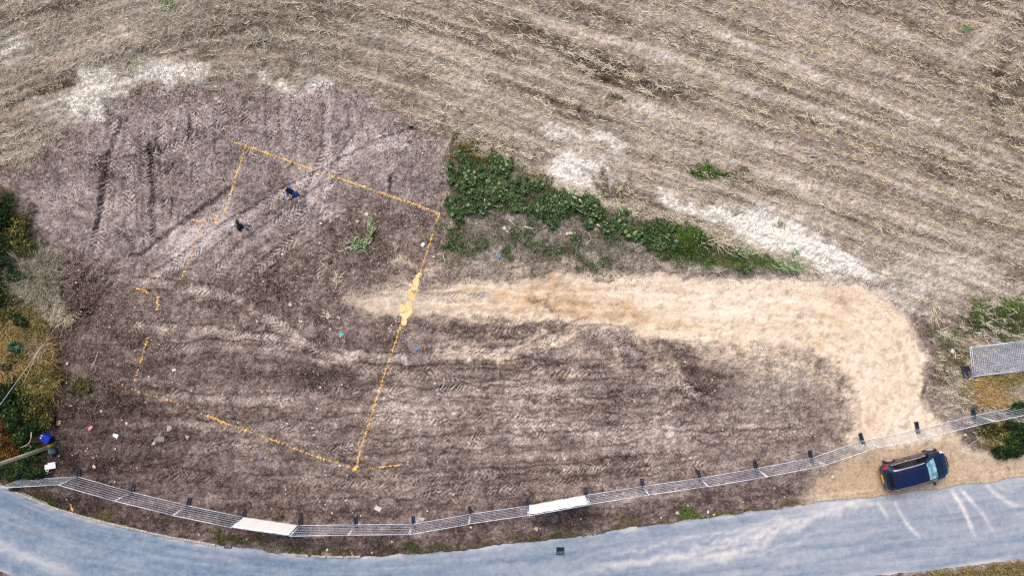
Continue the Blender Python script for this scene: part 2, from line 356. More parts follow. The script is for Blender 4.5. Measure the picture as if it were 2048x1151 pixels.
# --- stubble rows: lines of constant RS run with the drilling
ts = (PX - 520) / 230
RS = PY - 0.37 * 230 * np.log(np.cosh(np.clip(ts, -12, 12))) + W1 * 1.5
ROWT = -0.37 * np.tanh(ts)                          # slope of the rows (world dy/dx)
ROWN = lookup(noise(14, 71), RS * S / STEP * 1.0, PX * S / STEP * 0.06) * 0.5 + lookup(noise(6, 72), RS * S / STEP, PX * S / STEP * 0.07) * 0.7
ROWB = lookup(noise(30, 73), RS * S / STEP, PX * S / STEP * 0.06)
tone = 0.49 + 0.085 * ROWN + 0.05 * ROWB + 0.035 * fbm(60, 81) + 0.05 * fbm(10, 85, 3, 0.9)
for pts, w, a in [([(1040, 25), (1200, 75), (1400, 135)], 26, .20), ([(1345, -10), (1470, 85), (1680, 165), (1900, 262), (2100, 345)], 24, .17),
                  ([(1420, 145), (1560, 200), (1720, 245), (1900, 300), (2100, 370)], 26, .17), ([(820, 75), (1000, 130), (1300, 215), (1600, 300), (1850, 380), (2100, 450)], 34, .15),
                  ([(900, 165), (1100, 235), (1350, 300), (1620, 380), (1900, 470), (2100, 520)], 40, .13), ([(1150, 290), (1400, 365), (1700, 460), (2000, 540)], 40, .12),
                  ([(700, 60), (850, 120), (1050, 200)], 50, .12), ([(20, 130), (120, 105), (260, 60)], 30, .14), ([(10, 45), (100, 10)], 14, .12), ([(1560, 0), (1750, 70), (1950, 130)], 22, .10),
                  ([(1650, 0), (1600, 60), (1580, 110)], 14, .08), ([(1900, 130), (1980, 60), (2060, 0)], 26, .10),
                  ([(1030, 50), (1180, 130), (1340, 190)], 34, -.20), ([(1080, 0), (1300, 60), (1480, 120)], 30, -.13), ([(1200, 150), (1500, 215), (1760, 275), (2100, 390)], 28, -.13),
                  ([(2010, 90), (1992, 220), (2060, 330)], 34, -.18), ([(1880, 270), (1980, 310), (2100, 375)], 26, -.20), ([(0, 40), (60, 25), (150, 10)], 26, -.20),
                  ([(0, 90), (90, 75), (200, 45)], 24, -.13), ([(40, 165), (130, 140), (200, 110)], 20, -.10), ([(1100, 262), (1250, 300), (1420, 340)], 10, -.20), ([(880, 130), (1050, 185), (1200, 220)], 24, -.08)]:
    tone += a * (1.25 if a > 0 else 0.85) * stroke(pts, w * .85, 0.7, 0.2)
pale = poly([(1330, 395), (1500, 415), (1700, 480), (2000, 520), (2100, 600), (1850, 640), (1700, 560), (1500, 470)], 40)
tone += 0.10 * pale
CHAFF = np.zeros_like(PX, dtype=np.float32)
for pg in ([(128, 205), (160, 140), (200, 132), (255, 148), (256, 176), (216, 190), (206, 244), (170, 238), (150, 215)],
           [(250, 146), (330, 128), (385, 124), (405, 146), (375, 160), (345, 158), (340, 182), (322, 160), (260, 160)],
           [(505, 146), (522, 146), (535, 158), (590, 158), (594, 180), (540, 176), (512, 168)], [(610, 158), (655, 160), (650, 182), (612, 176)],
           [(1093, 326), (1120, 314), (1190, 330), (1240, 352), (1188, 352), (1205, 384), (1150, 378), (1098, 352)],
           [(1318, 392), (1360, 392), (1440, 415), (1510, 428), (1590, 448), (1680, 490), (1760, 545), (1700, 556), (1640, 540), (1590, 518), (1530, 500), (1440, 450), (1390, 430), (1350, 412)],
           [(1096, 246), (1130, 262), (1240, 290), (1232, 302), (1160, 284), (1096, 264)], [(0, 82), (40, 80), (42, 98), (0, 100)]):
    CHAFF = np.maximum(CHAFF, poly(pg, 20, 0.8))
CHAFF = np.maximum(CHAFF, 0.45 * blob(1640, 545, 90, 25, 18)); CHAFF = np.maximum(CHAFF, 0.35 * blob(130, 215, 55, 30)); CHAFF = np.maximum(CHAFF, 0.4 * blob(790, 280, 60, 8, 25))
CHAFF = np.maximum(CHAFF, 0.3 * blob(1880, 545, 130, 40)); CHAFF = np.maximum(CHAFF, 0.35 * blob(1800, 595, 110, 30))
CHAFF = np.clip(CHAFF * 1.25 * (0.95 + 0.20 * fbm(8, 91, 3, 0.8) * (1.15 - CHAFF)), 0, 1)
# --- plant-covered / humus ground
GREEN = np.zeros_like(PX, dtype=np.float32)
GREEN = np.maximum(GREEN, LEAFY * 1.0 + .6 * WEEDBANK * sstep(.2, 1.2, fbm(26, 95))); GREEN = np.maximum(GREEN, BRIGHT)
HEDGE = poly([(-200, 380), (20, 385), (70, 440), (95, 500), (120, 560), (100, 620), (112, 720), (105, 790), (80, 850), (90, 930), (70, 960), (-200, 975)], 14)
GREEN = np.maximum(GREEN, HEDGE)
GREEN = np.maximum(GREEN, poly([(1925, 640), (1960, 615), (2100, 585), (2100, 680), (1990, 672), (1900, 670), (1850, 650)], 14))
GREEN = np.maximum(GREEN, 0.8 * poly([(1930, 755), (2100, 740), (2100, 920), (2010, 915), (1960, 880), (1935, 850), (1960, 830), (1905, 780)], 12))
GREEN = np.maximum(GREEN, 0.45 * poly([(1868, 670), (1930, 680), (1935, 760), (1890, 770), (1866, 720)], 14))
for b_ in [(1405, 345, 34, 17), (1240, 205, 26, 12), (1215, 365, 38, 14, 25), (1470, 352, 30, 12), (1200, 195, 22, 10), (1790, 550, 28, 12), (1960, 365, 20, 8), (110, 165, 46, 18, -25),
           (1390, 275, 20, 10), (985, 475, 60, 30), (1200, 500, 60, 25), (1100, 500, 60, 25), (930, 300, 40, 25), (1880, 145, 25, 14), (2040, 190, 30, 40), (740, 470, 40, 30), (1040, 335, 60, 18, 25)]:
    GREEN = np.maximum(GREEN, 0.75 * blob(*b_))
VERGE = np.zeros_like(PX, dtype=np.float32)
for pts, w in [([(440, 1076), (480, 1082), (510, 1080)], 22), ([(560, 1100), (600, 1105)], 12), ([(620, 1103), (720, 1106)], 16), ([(740, 1104), (860, 1100), (1000, 1092)], 22), ([(1040, 1086), (1200, 1062), (1400, 1036), (1600, 1008)], 20), ([(0, 985), (100, 1015), (220, 1045)], 16)]:
    VERGE = np.maximum(VERGE, stroke(pts, w, 0.6, 0.9))
SOUTH = poly([(1760, 1165), (1880, 1140), (1960, 1124), (2200, 1105), (2200, 1300), (1700, 1300)], 5, 0.6)
GREEN = np.maximum(GREEN, 0.85 * SOUTH); GREEN = np.maximum(GREEN, 0.7 * VERGE)
OCHRE = 0.34 + 0.07 * fbm(60, 101) + 0.07 * fbm(12, 105) + 0.08 * STREAK
OCHRE += 0.30 * blob(1080, 590, 170, 30) - 0.25 * blob(1450, 610, 220, 40) + 0.15 * blob(1620, 640, 140, 60) + 0.32 * blob(1760, 955, 120, 50) + 0.3 * stroke([(1000, 600), (1300, 640), (1400, 640)], 40)
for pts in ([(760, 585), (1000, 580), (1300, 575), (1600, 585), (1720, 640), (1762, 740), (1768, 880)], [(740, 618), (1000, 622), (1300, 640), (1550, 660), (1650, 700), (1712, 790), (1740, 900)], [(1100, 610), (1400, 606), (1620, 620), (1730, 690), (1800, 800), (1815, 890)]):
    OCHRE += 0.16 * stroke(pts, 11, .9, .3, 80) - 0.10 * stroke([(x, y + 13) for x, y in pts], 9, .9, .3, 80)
# --- heights
HGT = 0.030 * fbm(60, 111) + 0.016 * fbm(14, 121, 3) + 0.013 * noise(4.0, 131) + 0.010 * noise(2.2, 132)
HGT *= (1 - 0.8 * SAND)
HGT += SAND * (0.016 * STREAK + .004 * noise(3, 99))
HGT += SITE * (1 - SAND) * (0.018 * np.maximum(noise(5, 141), 0.2) * np.clip(0.9 - dry, 0, 1) * 1.6)
HGT += FIELD * (0.028 * ROWN + 0.03 * np.sin(RS * S / 0.75 * 2 * math.pi) * 0.6)
HGT += FIELD * 0.014 * noise(3, 145)
HGT += 0.45 * blob(148, 585, 46, 62, 0, 0.8, 0.0) + 0.10 * np.maximum(noise(6, 151), 0) * blob(170, 590, 90, 80) + 0.18 * blob(170, 775, 45, 30) + 0.10 * blob(740, 470, 80, 60)
HGT += 0.10 * blob(560, 590, 110, 60) * (0.5 + 0.5 * noise(6, 152)) * 0.6 + 0.25 * blob(1040, 400, 160, 60, 18) + 0.10 * WEEDBANK + 0.3 * HEDGE
HGT += 0.12 * stroke([(1390, 540), (1480, 532), (1560, 545)], 24, 0.8) - 0.06 * SAND
TRK = np.zeros_like(PX, dtype=np.float32); TREAD = np.zeros_like(PX, dtype=np.float32)
def track(pts, width=24, depth=0.05, lug=10.0, amp=0.045, dryness=0.12, dirn=1, warp=0.3, side=None, breakup=0.6, chev=0.38):
    """pressed tyre track with chevron lugs"""
    global HGT, dry, TREAD
    sel, v, u, L = along(pts, width, warp)
    ins = (1 - sstep(width * 0.40, width * 0.56, np.abs(v))) * sstep(0, 40, u) * (1 - sstep(L - 40, L, u))
    ins = ins * np.clip(1 + breakup * (fbm(26, 161 + int(pts[0][0]) % 7)[sel]), 0, 1)
    left = v > 0
    ph = u / lug + dirn * np.abs(v) / lug * 0.9 + np.where(left, 0.5, 0.0)
    w = np.abs((ph % 1.0) - 0.5) * 2                       # 0..1 triangle
    c = sstep(0.30, 0.62, w)
    rim = np.exp(-((np.abs(v) - width * 0.56) / (width * 0.10)) ** 2) * sstep(0, 40, u) * (1 - sstep(L - 40, L, u))
    stamp = np.clip(0.50 + 0.6 * fbm(34, 181 + int(pts[-1][1]) % 5, 2)[sel], 0.05, 1.0)
    mid = 0.75 + 0.45 * np.cos(np.clip(np.abs(v) / width * 6.0, 0, math.pi))            # wheel centre polished
    HGT[sel] += -depth * ins + amp * (c - 0.35) * ins * stamp + 0.035 * rim
    dry[sel] += dryness * ins * mid + chev * (c - 0.5) * ins * stamp - 0.06 * rim  # lug relief shading put into the soil tone, beside real dry crust
    TREAD[sel] = np.maximum(TREAD[sel], ins)
T = [([(230, 650), (450, 664), (600, 690), (780, 715), (900, 706), (1000, 704), (1080, 690), (1150, 652), (1200, 640)], 25, .14),
     ([(260, 565), (420, 580), (520, 622), (610, 684), (720, 730)], 24, .14), ([(300, 700), (500, 690), (720, 735), (900, 742)], 24, .06),
     ([(290, 570), (420, 480), (520, 415), (640, 350), (760, 290), (880, 240)], 26, .13), ([(420, 560), (520, 470), (620, 400), (680, 330), (740, 240)], 26, .10),
     ([(470, 585), (560, 500), (640, 450), (690, 400)], 24, .08), ([(652, 100), (660, 240), (655, 400), (640, 580)], 26, .08), ([(600, 480), (625, 380), (690, 200)], 24, .06),
     ([(235, 215), (222, 320), (210, 400), (190, 520)], 26, .05), ([(290, 250), (296, 380), (300, 520)], 24, .05), ([(325, 200), (330, 330), (345, 480)], 24, .05), ([(262, 230), (258, 360), (262, 470)], 24, .05),
     ([(390, 190), (395, 300), (400, 400)], 24, .05), ([(440, 185), (440, 290), (430, 380)], 24, .05), ([(540, 130), (545, 260), (560, 330)], 24, .05), ([(590, 110), (596, 230), (600, 330)], 24, .05),
     ([(500, 190), (495, 280), (520, 350)], 24, .04), ([(710, 190), (700, 300)], 22, .05), ([(770, 260), (790, 330), (800, 400)], 22, .05), ([(830, 290), (840, 400)], 22, .04),
     ([(120, 300), (220, 330), (330, 300), (470, 250)], 24, .03), ([(90, 380), (170, 430), (260, 470), (360, 500)], 24, .05),
     ([(270, 785), (450, 800), (700, 790), (900, 780), (1150, 790), (1400, 800)], 24, .08), ([(250, 835), (500, 850), (800, 835), (1100, 830), (1300, 838)], 24, .06),
     ([(300, 880), (600, 900), (900, 880), (1200, 872), (1450, 870), (1640, 860)], 24, .06), ([(230, 930), (500, 960), (800, 958), (1100, 940), (1400, 905)], 24, .03),
     ([(400, 985), (700, 1005), (950, 990), (1200, 955), (1500, 920)], 24, .02), ([(850, 765), (1000, 768), (1150, 772)], 24, .08), ([(1000, 850), (1150, 856), (1350, 850)], 24, .05),
     ([(840, 660), (940, 690), (1080, 735), (1250, 745), (1400, 780)], 24, .06), ([(1180, 655), (1260, 700), (1320, 745), (1420, 800)], 24, .09), ([(1100, 660), (1250, 665), (1330, 720)], 24, .05),
     ([(880, 640), (1000, 662), (1110, 650)], 22, .08), ([(1350, 720), (1450, 740), (1560, 810), (1600, 860)], 24, .05), ([(1290, 670), (1310, 720), (1400, 790), (1500, 830)], 22, .07),
     ([(660, 800), (672, 860), (690, 900)], 20, .08), ([(740, 560), (830, 590), (1000, 600)], 24, .04), ([(1860, 660), (1950, 668), (2060, 660)], 26, .10)]
for k, (pts, w, d) in enumerate(T):
    track(pts, w, 0.05, 8.0 + .5 * (k % 3), 0.07, d * (1.8 if k < 9 else 1.1), 1 if k % 2 else -1, 0.18 if k < 22 else 0.3, chev=0.30 if (k < 3 or k >= 22) else 0.46)
for k in range(9):                                   # more faint parallel passes over the southern half
    y0 = 700 + k * 33
    track([(640 + 40 * (k % 3), y0 + 8), (900, y0 + 16), (1180, y0 + 4), (1420, y0 - 10)], 22, .03, 8, .03, .05, 1 if k % 2 else -1, 0.25, breakup=0.9, chev=0.2)
for pts, w, dp in [([(242, 232), (226, 290), (214, 350), (190, 462)], 9, .14), ([(303, 278), (304, 360), (306, 480)], 9, .16), ([(297, 285), (303, 330)], 9, .10), ([(468, 372), (400, 420), (300, 492), (262, 512)], 7, .10),
                   ([(384, 232), (382, 262), (378, 292)], 6, .12), ([(345, 390), (342, 440)], 5, .06), ([(186, 330), (214, 348), (218, 365)], 18, .10), ([(225, 455), (262, 480), (272, 505)], 9, .07),
                   ([(592, 108), (594, 150)], 10, .15), ([(530, 118), (527, 150)], 10, .12), ([(790, 330), (782, 385)], 6, .05), ([(215, 195), (222, 240)], 8, .08), ([(305, 70), (302, 105)], 10, .06)]:
    m = stroke(pts, w, 0.7, 0.25, 12); HGT -= dp * m; dry -= 0.30 * m  # ruts sunk and toned darker with the same mask
m = blob(326, 300, 8, 26) + blob(332, 355, 12, 22); HGT -= 0.10 * np.clip(m, 0, 1); dry -= 0.34 * np.clip(m, 0, 1)  # pits sunk and toned darker likewise
for pts, w, dp in [([(880, 650), (960, 664), (1040, 652)], 14, .05), ([(1010, 735), (1250, 742)], 8, .03), ([(300, 815), (480, 836)], 7, .04), ([(1150, 790), (1400, 800)], 8, .05), ([(900, 960), (1130, 945)], 8, .04),
                   ([(360, 590), (500, 650), (600, 720)], 8, .04), ([(560, 520), (540, 570), (600, 600)], 14, .04), ([(690, 420), (660, 520)], 12, .05), ([(610, 610), (640, 636), (660, 640)], 16, .08), ([(980, 790), (1400, 845)], 6, .03)]:
    m = stroke(pts, w, 0.8, 0.8, 16); HGT -= dp * m; dry -= 0.20 * m  # shallow grooves lowered and toned darker together
for b_ in [(150, 600, 38, 60), (640, 768, 70, 22), (330, 745, 60, 16), (1430, 760, 60, 20), (1100, 795, 60, 10), (700, 865, 40, 20), (640, 690, 60, 8)]:
    dry -= 0.16 * blob(*b_)
# pale sand dragged out of the track and wind-blown dust on the soil
SPILL = np.zeros_like(PX, dtype=np.float32)
for pts, w, a in [([(900, 710), (1000, 705), (1090, 686), (1150, 655)], 24, .55), ([(1228, 690), (1236, 730)], 14, .45), ([(1290, 670), (1310, 720), (1350, 755)], 20, .40), ([(960, 662), (1020, 672)], 14, .5), ([(1145, 690), (1180, 700)], 18, .35),
                  ([(1140, 735), (1150, 745)], 14, .35), ([(800, 520), (880, 535)], 14, .5), ([(930, 545), (1100, 548), (1300, 552)], 20, .3), ([(850, 570), (930, 590)], 16, .6)]:
    SPILL = np.maximum(SPILL, a * stroke(pts, w, 0.8, 0.9))
GREYP = blob(900, 585, 34, 9, 5) + blob(978, 598, 34, 9, 10) + 0.7 * blob(1225, 582, 22, 8) ; DARKP = blob(1085, 605, 26, 7, 5)
# --- road corridor: the ground dips under the carriageway with a ragged edge
ROAD_TOP = [(-400, 800), (-150, 905), (0, 968), (130, 1020), (300, 1063), (440, 1090), (600, 1109), (720, 1112), (900, 1101), (1100, 1078), (1300, 1050), (1500, 1022), (1700, 1000), (1900, 974), (2048, 954), (2400, 905)]
def road_side(offset):
    sp = spline(ROAD_TOP, 10); t = np.gradient(sp, axis=0); t /= np.linalg.norm(t, axis=1)[:, None]
    return sp + np.stack([-t[:, 1], t[:, 0]], 1) * offset        # plan y runs down
ROADW = 158.0
rt = road_side(0.0); rb = road_side(ROADW)
RPOLY = np.vstack([rt, rb[::-1]])
_w = 0.35 + 0.25 * sstep(1560, 1700, PX)
def road_mask():
    X = PX + (WX - PX) * 0.16; Y = PY + (WY - PY) * 0.16
    top = np.interp(X.ravel(), rt[:, 0], rt[:, 1]).reshape(X.shape); bot = np.interp(X.ravel(), rb[:, 0], rb[:, 1]).reshape(X.shape)
    return sstep(-2.5, 2.5, np.minimum(Y - top, bot - Y))
RM = road_mask().astype(np.float32)
_top = np.interp(PX.ravel(), rt[:, 0], rt[:, 1]).reshape(PX.shape); _bot = np.interp(PX.ravel(), rb[:, 0], rb[:, 1]).reshape(PX.shape)
_near = (np.minimum(np.abs(PY - _top), np.abs(PY - _bot)) < 16)
HGT = np.where(_near, np.maximum(HGT, -.012), HGT)
HGT = HGT * (1 - RM) + 0.06 * (1 - RM) - 0.10 * RM
dry = np.clip(dry, 0, 1); tone = np.clip(tone, 0, 1)

def height_at(x, y):
    fx = np.clip((np.asarray(x) - XS[0]) / STEP, 0, NX - 1.001); fy = np.clip((np.asarray(y) - YS[0]) / STEP, 0, NY - 1.001)
    i = fy.astype(int); j = fx.astype(int); a = fy - i; b = fx - j
    return HGT[i, j] * (1 - a) * (1 - b) + HGT[i + 1, j] * a * (1 - b) + HGT[i, j + 1] * (1 - a) * b + HGT[i + 1, j + 1] * a * b
def G(px, py, dz=0.0):
    p = P(px, py); p.z = float(height_at(p.x, p.y)) + dz; return p

# --- one sheet: dense over the site, widening cells out to the horizon
def widen(a):
    out = []; s = STEP * 4; v = a[-1]
    while v < 600: v += s; s *= 1.35; out.append(v)
    out = np.array(out)
    return np.concatenate([-(out[::-1]) - (a[-1] + a[0]) * 0, a, out]), len(out)
XE, ex = widen(XS); YE, ey = widen(YS)
XE[:ex] = XS[0] - (XE[ex + NX:][::-1] - XS[-1]); YE[:ey] = YS[0] - (YE[ey + NY:][::-1] - YS[-1])
def mirror(n, e, A, E):
    v = np.concatenate([np.arange(e)[::-1], np.arange(n), n - 1 - np.arange(e)])
    d = np.concatenate([((A[0] - E[:e]) / STEP).astype(int), np.arange(n), (n - 1 - (E[e + n:] - A[-1]) / STEP).astype(int)])
    return np.clip(np.abs(d), 0, n - 1)
IX = mirror(NX, ex, XS, XE); IY = mirror(NY, ey, YS, YE)
def ext(A): return A[np.ix_(IY, IX)]
GXE, GYE = np.meshgrid(XE, YE)
HE = ext(HGT)
ins = np.zeros_like(HE, bool); ins[ey:ey + NY, ex:ex + NX] = True
rr = np.interp(GXE.ravel(), [(p[0] - 1024) * S for p in rt], [(575.5 - p[1]) * S for p in rt]).reshape(GXE.shape)
rr2 = np.interp(GXE.ravel(), [(p[0] - 1024) * S for p in rb], [(575.5 - p[1]) * S for p in rb]).reshape(GXE.shape)
inroad = (GYE < rr) & (GYE > rr2)
HE = np.where(ins, HE, np.where(inroad, -0.10, np.maximum(HE, 0.02) * 0.5 + 0.03))
VG = np.stack([GXE, GYE, HE], -1).reshape(-1, 3)
nx, ny = len(XE), len(YE)
idx = np.arange(nx * ny).reshape(ny, nx)
FG = np.stack([idx[:-1, :-1], idx[:-1, 1:], idx[1:, 1:], idx[1:, :-1]], -1).reshape(-1, 4)
SANDA = np.clip(SAND_W * (0.93 + 0.14 * fbm(10, 171, 3, 0.9)) , 0, 1)
SANDA = np.maximum(SANDA * (1 - 0.6 * np.clip(TREAD * (PX < 1200) * 0.4, 0, 1)), SPILL * (0.8 + 0.3 * fbm(6, 175, 2)))
SANDA = np.clip(SANDA, 0, 1)
SANDA = np.maximum(SANDA, .80 * np.clip(WASH, 0, 1))
attrs = {"dry": ext(dry), "sand": ext(np.clip(SANDA, 0, 1)), "ochre": ext(np.clip(OCHRE, 0, 1)), "field": ext(FIELD), "tone": ext(tone), "chaff": ext(CHAFF), "green": ext(np.clip(GREEN, 0, 1)),
         "upper": ext(UPPER), "grey": ext(np.clip(GREYP, 0, 1)), "dark": ext(np.clip(DARKP, 0, 1)), "layby": ext(LAYBY), "rough": ext(WEEDBANK)}

def ground_material():
    m, nt, b = new_mat("site_ground"); N = nt.nodes; Lk = nt.links
    def attr(n): a = N.new("ShaderNodeAttribute"); a.attribute_name = n; return a.outputs["Fac"]
    geo = N.new("ShaderNodeNewGeometry")
    def nz(scale, detail=3.0, rough=0.6):
        n = N.new("ShaderNodeTexNoise"); n.inputs["Scale"].default_value = scale; n.inputs["Detail"].default_value = detail; n.inputs["Roughness"].default_value = rough
        Lk.new(geo.outputs["Position"], n.inputs["Vector"]); return n.outputs["Fac"]
    def mth(op, a, bb, c=None):
        n = N.new("ShaderNodeMath"); n.operation = op
        for i, v in enumerate((a, bb, c)):
            if v is None: continue
            if isinstance(v, (int, float)): n.inputs[i].default_value = v
            else: Lk.new(v, n.inputs[i])
        return n.outputs[0]
    def ramp(f, stops):
        r = N.new("ShaderNodeValToRGB"); el = r.color_ramp.elements
        while len(el) < len(stops): el.new(0.5)
        for e, (p, c) in zip(el, stops): e.position = p; e.color = c
        Lk.new(f, r.inputs["Fac"]); return r.outputs["Color"]
    def mix(f, a, bb, bt='MIX'):
        n = N.new("ShaderNodeMix"); n.data_type = 'RGBA'; n.blend_type = bt
        if isinstance(f, (int, float)): n.inputs[0].default_value = f
        else: Lk.new(f, n.inputs[0])
        for i, v in ((6, a), (7, bb)):
            if isinstance(v, tuple): n.inputs[i].default_value = v
            else: Lk.new(v, n.inputs[i])
        return n.outputs[2]
    n_a = nz(2.2, 5, 0.75); n_b = nz(6.0, 4, 0.85); n_c = nz(13.0, 2, 0.8)
    grain = mth('ADD', mth('MULTIPLY', mth('SUBTRACT', n_b, 0.5), 1.25), mth('MULTIPLY', mth('SUBTRACT', n_a, 0.5), 0.45))
    grain = mth('ADD', grain, mth('MULTIPLY', mth('SUBTRACT', n_c, 0.5), 0.7))
    d = mth('ADD', attr("dry"), grain)
    soil_low = ramp(d, [(0.0, srgb(42, 33, 29)), (0.28, srgb(82, 69, 65)), (0.52, srgb(123, 108, 102)), (0.78, srgb(165, 150, 142)), (1.0, srgb(206, 193, 184))])
    soil_up = ramp(d, [(0.0, srgb(44, 36, 35)), (0.30, srgb(84, 74, 72)), (0.55, srgb(126, 114, 111)), (0.80, srgb(164, 152, 148)), (1.0, srgb(200, 189, 184))])
    soil = mix(attr("upper"), soil_low, soil_up)
    t = mth('ADD', attr("tone"), mth('MULTIPLY', grain, 0.7))
    fld = ramp(t, [(0.0, srgb(58, 46, 41)), (0.3, srgb(98, 87, 77)), (0.55, srgb(146, 133, 122)), (0.8, srgb(188, 175, 163)), (1.0, srgb(214, 204, 193))])
    c = mix(attr("field"), soil, fld)
    humus = ramp(mth('ADD', mth('MULTIPLY', grain, 1.2), 0.5), [(0.1, srgb(30, 28, 20)), (0.5, srgb(62, 58, 40)), (0.9, srgb(112, 102, 76))])
    rgh = ramp(mth('ADD', mth('ADD', mth('MULTIPLY', grain, 1.1), 0.56), mth('MULTIPLY', mth('SUBTRACT', nz(1.1, 3, .7), 0.5), 1.1)), [(0.12, srgb(56, 48, 40)), (0.45, srgb(120, 106, 100)), (0.85, srgb(194, 181, 174))])
    c = mix(mth('MULTIPLY', attr("rough"), 0.85), c, rgh)
    gm = mth('MULTIPLY', attr("green"), mth('ADD', 0.75, mth('MULTIPLY', grain, 0.8)))
    c = mix(gm, c, humus)
    chf = ramp(mth('ADD', 0.6, mth('MULTIPLY', grain, 0.6)), [(0.0, srgb(186, 175, 163)), (0.5, srgb(232, 225, 216)), (1.0, srgb(248, 245, 240))])
    c = mix(mth('MINIMUM', mth('MULTIPLY', attr("chaff"), mth('ADD', 0.95, mth('MULTIPLY', grain, 1.4))), 1.0), c, chf)
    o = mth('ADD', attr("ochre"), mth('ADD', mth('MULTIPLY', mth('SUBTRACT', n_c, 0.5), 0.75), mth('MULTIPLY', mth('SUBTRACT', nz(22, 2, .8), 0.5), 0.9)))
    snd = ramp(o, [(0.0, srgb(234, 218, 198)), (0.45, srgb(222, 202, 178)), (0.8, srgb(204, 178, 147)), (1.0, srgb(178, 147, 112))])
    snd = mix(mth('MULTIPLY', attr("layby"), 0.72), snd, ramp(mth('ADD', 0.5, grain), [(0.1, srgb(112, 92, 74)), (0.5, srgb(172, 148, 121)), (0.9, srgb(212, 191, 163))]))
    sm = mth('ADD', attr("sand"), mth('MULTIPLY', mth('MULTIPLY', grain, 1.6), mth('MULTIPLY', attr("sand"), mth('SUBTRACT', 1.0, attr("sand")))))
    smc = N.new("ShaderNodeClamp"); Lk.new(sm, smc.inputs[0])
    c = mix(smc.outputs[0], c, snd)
    c = mix(mth('MULTIPLY', attr("grey"), mth('ADD', 0.55, grain)), c, srgb(176, 168, 164))
    c = mix(mth('MULTIPLY', attr("dark"), mth('ADD', 0.7, grain)), c, srgb(96, 80, 66))
    Lk.new(c, b.inputs["Base Color"]); b.inputs["Roughness"].default_value = 0.95; b.inputs["Specular IOR Level"].default_value = 0.1
    bp = N.new("ShaderNodeBump"); bp.inputs["Strength"].default_value = 0.9; bp.inputs["Distance"].default_value = 0.06
    Lk.new(mth('MULTIPLY', mth('ADD', n_b, mth('MULTIPLY', n_c, 0.5)), mth('SUBTRACT', 1.0, mth('MULTIPLY', attr('sand'), 0.9))), bp.inputs["Height"]); Lk.new(bp.outputs["Normal"], b.inputs["Normal"])
    return m
ground = mesh_np("ground", VG, FG, ground_material(), attrs={k: v.ravel() for k, v in attrs.items()}, smooth=True)
tag(ground, "bare trampled site soil, sand track and stubble field", None, kind="structure")

